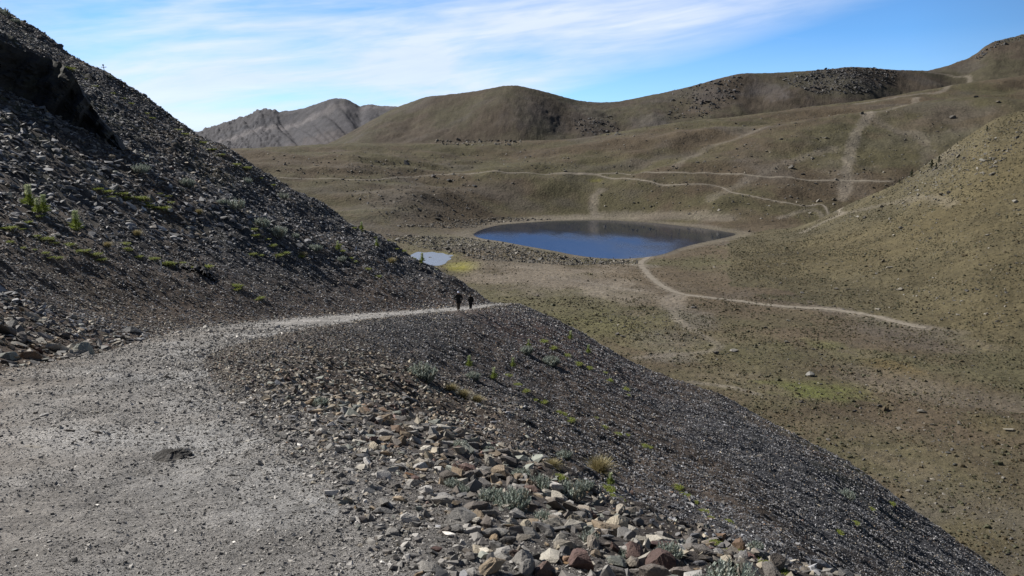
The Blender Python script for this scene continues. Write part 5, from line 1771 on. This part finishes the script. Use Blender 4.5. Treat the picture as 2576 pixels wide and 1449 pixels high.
def walker(loc, yaw, k, cloth, label, stride=0.18, lean=0.14, cap=None, shoe=(0.6, 0.6, 0.58), hair=False, elbows=0.0):
    """a person mid-stride, 1.75 m at k = 1, facing -Y before yaw"""
    jk, tr = cloth
    MJ = plain_mat('jacket_cloth', jk, 0.9, 12); MT = plain_mat('trouser_cloth', tr, 0.9, 12); MS = plain_mat('shoe', shoe, 0.6)
    f = -lean
    hip = np.array([0, 0, 0.93]); chest = np.array([0, f * 0.7, 1.28]); neck = np.array([0, f, 1.47]); head = np.array([0, f - 0.07, 1.60])
    shL, shR = np.array([-0.19, f * 0.92, 1.40]), np.array([0.19, f * 0.92, 1.40])
    elL, elR = np.array([-0.245 - elbows * 0.07, f * 0.5 + 0.10, 1.13]), np.array([0.245 + elbows * 0.07, f * 0.5 + 0.02, 1.13])
    haL, haR = np.array([-0.255 - elbows * 0.05, f * 0.6 - 0.12, 0.92]), np.array([0.25 + elbows * 0.03, f * 0.6 - 0.04, 0.89])
    hpL, hpR = np.array([-0.09, 0, 0.88]), np.array([0.09, 0, 0.88])
    knL, knR = np.array([-0.075, -stride * 0.75, 0.50]), np.array([0.075, stride * 0.15, 0.48])
    anL, anR = np.array([-0.05, -stride, 0.09]), np.array([0.06, stride, 0.12])
    e = empty('person', loc, label=label, category='person')
    e.rotation_euler = (0, 0, yaw); e.scale = (k, k, k)
    # body: one continuous skin figure, wrists to head
    pts = [hip, chest, neck, head, head + np.array([0, -0.03, 0.11]), shL, elL, haL, shR, elR, haR, hpL, knL, anL, hpR, knR, anR, anL + np.array([0, -0.13, -0.04]), anR + np.array([0, -0.13, -0.05]),
           haL + np.array([0, -0.02, -0.08]), haR + np.array([0, -0.02, -0.08])]
    ed = [(0, 1), (1, 2), (2, 3), (3, 4), (1, 5), (5, 6), (6, 7), (1, 8), (8, 9), (9, 10), (0, 11), (11, 12), (12, 13), (0, 14), (14, 15), (15, 16), (13, 17), (16, 18), (7, 19), (10, 20)]
    rd = [(.13, .10), (.15, .10), (.055, .055), (.085, .095), (.075, .085), .055, .042, .026, .055, .042, .026, .085, .055, .036, .085, .055, .036, .03, .03, (.035, .018), (.035, .018)]
    body = skin_mesh('body', pts, ed, rd, M_SKIN)
    fb = Buf()
    for hp_ in (haL, haR):
        b0 = hp_ + np.array([0, -0.03, -0.11])
        for i, L in enumerate((0.062, 0.075, 0.080, 0.070)):
            q = b0 + np.array([0, (i - 1.5) * 0.019, 0])
            tube(fb, [tuple(q + np.array([0, 0, 0.03])), tuple(q + np.array([0.0, -0.004, -L * 0.55])), tuple(q + np.array([0.012 if hp_[0] < 0 else -0.012, -0.01, -L])) ], [0.010, 0.009, 0.007], (1, 1, 1), 6)
        q = hp_ + np.array([0, -0.045, -0.06])
        tube(fb, [tuple(q), tuple(q + np.array([0, -0.03, -0.03])), tuple(q + np.array([0, -0.045, -0.055]))], [0.012, 0.011, 0.008], (1, 1, 1), 6)
    # face: nose, ears and brow
    for q, r0 in (((0, f - 0.195, 1.625), 0.014), ((-0.088, f - 0.07, 1.63), 0.018), ((0.088, f - 0.07, 1.63), 0.018)):
        q = np.array(q)
        tube(fb, [tuple(q + np.array([0, 0.03, 0.02])), tuple(q), tuple(q + np.array([0, 0.02, -0.03]))], [r0 * 0.7, r0, r0 * 0.6], (1, 1, 1), 6)
    link('body', join_mesh('body', [body, fb.mesh('hand_detail', M_SKIN)], M_SKIN), e)
    up = np.array([0, 0, 1])
    jp = [hip + up * 0.0, chest, neck - up * 0.02, shL, elL, haL + (elL - haL) * 0.12, shR, elR, haR + (elR - haR) * 0.12, hip - up * 0.10]
    link('jacket', skin_mesh('jacket', jp, [(0, 1), (1, 2), (1, 3), (3, 4), (4, 5), (1, 6), (6, 7), (7, 8), (0, 9)], [(.215, .17), (.235, .18), (.10, .09), .105, .085, .055, .105, .085, .055, (.215, .17)], MJ), e)
    tp = [hip, hpL, knL, anL + (knL - anL) * 0.12, hpR, knR, anR + (knR - anR) * 0.12]
    link('trousers', skin_mesh('trousers', tp, [(0, 1), (1, 2), (2, 3), (0, 4), (4, 5), (5, 6)], [(.16, .13), .125, .092, .066, .125, .092, .066], MT), e)
    for an in (anL, anR):
        link('shoe', skin_mesh('shoe', [an + np.array([0, 0.05, -0.03]), an + np.array([0, -0.05, -0.04]), an + np.array([0, -0.16, -0.055])], [(0, 1), (1, 2)], [.05, .055, .042], MS), e)
    if cap is not None:
        V, Fc = lumpy_dome((0.115, 0.13), 0.12, 3, 16, 6, 0.02)
        cp = mesh_np('cap', V, Fc, None, True, plain_mat('cap_cloth', cap, 0.9))
        o = link('cap', cp, e); o.location = (0, f - 0.085, 1.675)
        V, Fc = lumpy_dome((0.075, 0.09), 0.02, 5, 14, 4, 0.02)
        o2 = link('brim', mesh_np('brim', V, Fc, None, True, plain_mat('cap_cloth', cap, 0.9)), o); o2.location = (0, -0.13, 0.01)
    if hair or cap is None:
        V, Fc = lumpy_dome((0.105, 0.125), 0.17, 6, 18, 8, 0.05)
        o = link('hair', mesh_np('hair', V, Fc, None, True, M_HAIR), e); o.location = (0, f - 0.045, 1.60)
    return e


def foot_at(px, py):
    p = near_pts(px, py)
    return (float(p[0]), float(p[1]), float(near_z(p[0], p[1])) - 0.01)


A_ = foot_at(1153.5, 783)
B_ = foot_at(1184, 780.5)
print('hikers at', A_, B_)
kA = px_size(54.0, A_[1]) / 1.75
kB = px_size(43.5, B_[1]) / 1.75
walker(A_, 0.15, kA, ((0.014, 0.014, 0.017), (0.10, 0.078, 0.06)), 'hiker in black jacket, brown trousers and pale blue cap walking up the track', 0.14, 0.13, (0.42, 0.46, 0.60), (0.05, 0.045, 0.04), elbows=1.0)
walker(B_, 0.0, kB, ((0.010, 0.010, 0.012), (0.012, 0.012, 0.016)), 'hiker all in black with dark hair and white shoes walking second on the track', 0.12, 0.15, None, (0.65, 0.64, 0.62), True, elbows=0.3)
# rucksack worn by the second hiker shows white over the shoulder
e = empty('backpack', B_, label='white and black rucksack on the back of the dark-haired hiker', category='backpack')
e.scale = (kB, kB, kB)
b_ = skin_mesh('pack_body', [(-0.06, 0.16, 1.12), (-0.07, 0.12, 1.45)], [(0, 1)], [(.15, .10), (.13, .09)], plain_mat('white_cloth', (0.55, 0.54, 0.50), 0.8))
link('pack_body', b_, e)
b_ = skin_mesh('strap', [(-0.13, 0.02, 1.50), (-0.15, -0.16, 1.47), (-0.14, -0.26, 1.30)], [(0, 1), (1, 2)], [.03, .032, .03], plain_mat('white_strap', (0.55, 0.54, 0.50), 0.8))
link('strap', b_, e)
# trekking pole in the first hiker's hand
b = Buf(); tube(b, [(0.0, 0, 0.0), (0.02, 0, 0.5), (0.05, 0, 1.02)], [0.008, 0.010, 0.014], (1, 1, 1), 6)
o = link('trekking_pole', b.mesh('trekking_pole', M_WOOD), category='trekking pole', label='thin trekking pole held by the hiker in the pale cap')
o.location = (A_[0] - 0.42 * kA, A_[1] - 0.25, A_[2]); o.scale = (kA, kA, kA)

def mini_person(loc, yaw, top, leg, label, group=None, k=1.0):
    f = -0.05
    pts = [(0, 0, .93), (0, f, 1.3), (0, f, 1.47), (0, f - .04, 1.62), (-.19, f, 1.4), (-.26, 0, 1.15), (-.26, -.08, .93), (.19, f, 1.4), (.26, 0, 1.15), (.26, -.04, .9), (-.1, 0, .86), (-.1, -.1, .48), (-.1, -.12, .08), (.1, 0, .86), (.1, .05, .48), (.1, .16, .08), (-.1, -.25, .04), (.1, .05, .04)]
    ed = [(0, 1), (1, 2), (2, 3), (1, 4), (4, 5), (5, 6), (1, 7), (7, 8), (8, 9), (0, 10), (10, 11), (11, 12), (0, 13), (13, 14), (14, 15), (12, 16), (15, 17)]
    rd = [.15, .17, .07, .11, .08, .06, .04, .08, .06, .04, .11, .08, .06, .11, .08, .06, .05, .05]
    e = empty('person', loc, label=label, category='person')
    if group:
        e['group'] = group
    e.rotation_euler = (0, 0, yaw); e.scale = (k, k, k)
    link('body', skin_mesh('body', pts, ed, rd, M_SKIN, 1), e)
    link('jacket', skin_mesh('jacket', [pts[0], pts[1], (0, f, 1.42), pts[4], pts[5], pts[7], pts[8]], [(0, 1), (1, 2), (1, 3), (3, 4), (1, 5), (5, 6)], [.19, .20, .09, .10, .08, .10, .08], plain_mat('jacket_cloth', top), 1), e)
    link('trousers', skin_mesh('trousers', [pts[0], pts[10], pts[11], (-.1, -.12, .14), pts[13], pts[14], (.1, .15, .14)], [(0, 1), (1, 2), (2, 3), (0, 4), (4, 5), (5, 6)], [.16, .13, .10, .08, .13, .10, .08], plain_mat('trouser_cloth', leg), 1), e)
    return e


GRP = [(2112, 541, (.03, .03, .03), 'black'), (2106.5, 542, (.04, .04, .05), 'charcoal'), (2098, 547, (.05, .06, .05), 'dark olive'), (2092, 548.5, (.04, .04, .035), 'dark brown'), (2086, 549.5, (.10, .09, .05), 'mustard'),
       (2079, 552, (.35, .33, .26), 'cream'), (2075, 553, (.40, .38, .30), 'pale'), (2070, 553, (.03, .03, .03), 'dark'), (2062, 557.5, (.09, .07, .16), 'purple'), (2058.5, 559.5, (.12, .09, .18), 'violet'), (2054, 558.5, (.03, .03, .04), 'navy')]
for k, (px, py, c_, w_) in enumerate(GRP):
    h = far_hit([px], [py])[0]
    mini_person((h[0], h[1], float(far_z(h[0], h[1])) - 0.05), random.uniform(0, 6.28), c_, (.03, .03, .035), f'far-off walker in a {w_} top, place {["first", "second", "third", "fourth", "fifth", "sixth", "seventh", "eighth", "ninth", "tenth", "last"][k]} from the upper end of the file', 'file of walkers on the hill above the lake', 1.1)
for px, py, c_, lab in ((1585, 652, (.04, .06, .16), 'tiny person in dark blue standing on the near lake shore'), (1543, 653, (.03, .03, .03), 'tiny dark figure by the water at the middle of the near shore')):
    h = far_hit([px], [py])[0]
    mini_person((h[0], h[1], float(far_z(h[0], h[1]))), 0.3, c_, (.02, .02, .03), lab)
print('all done')
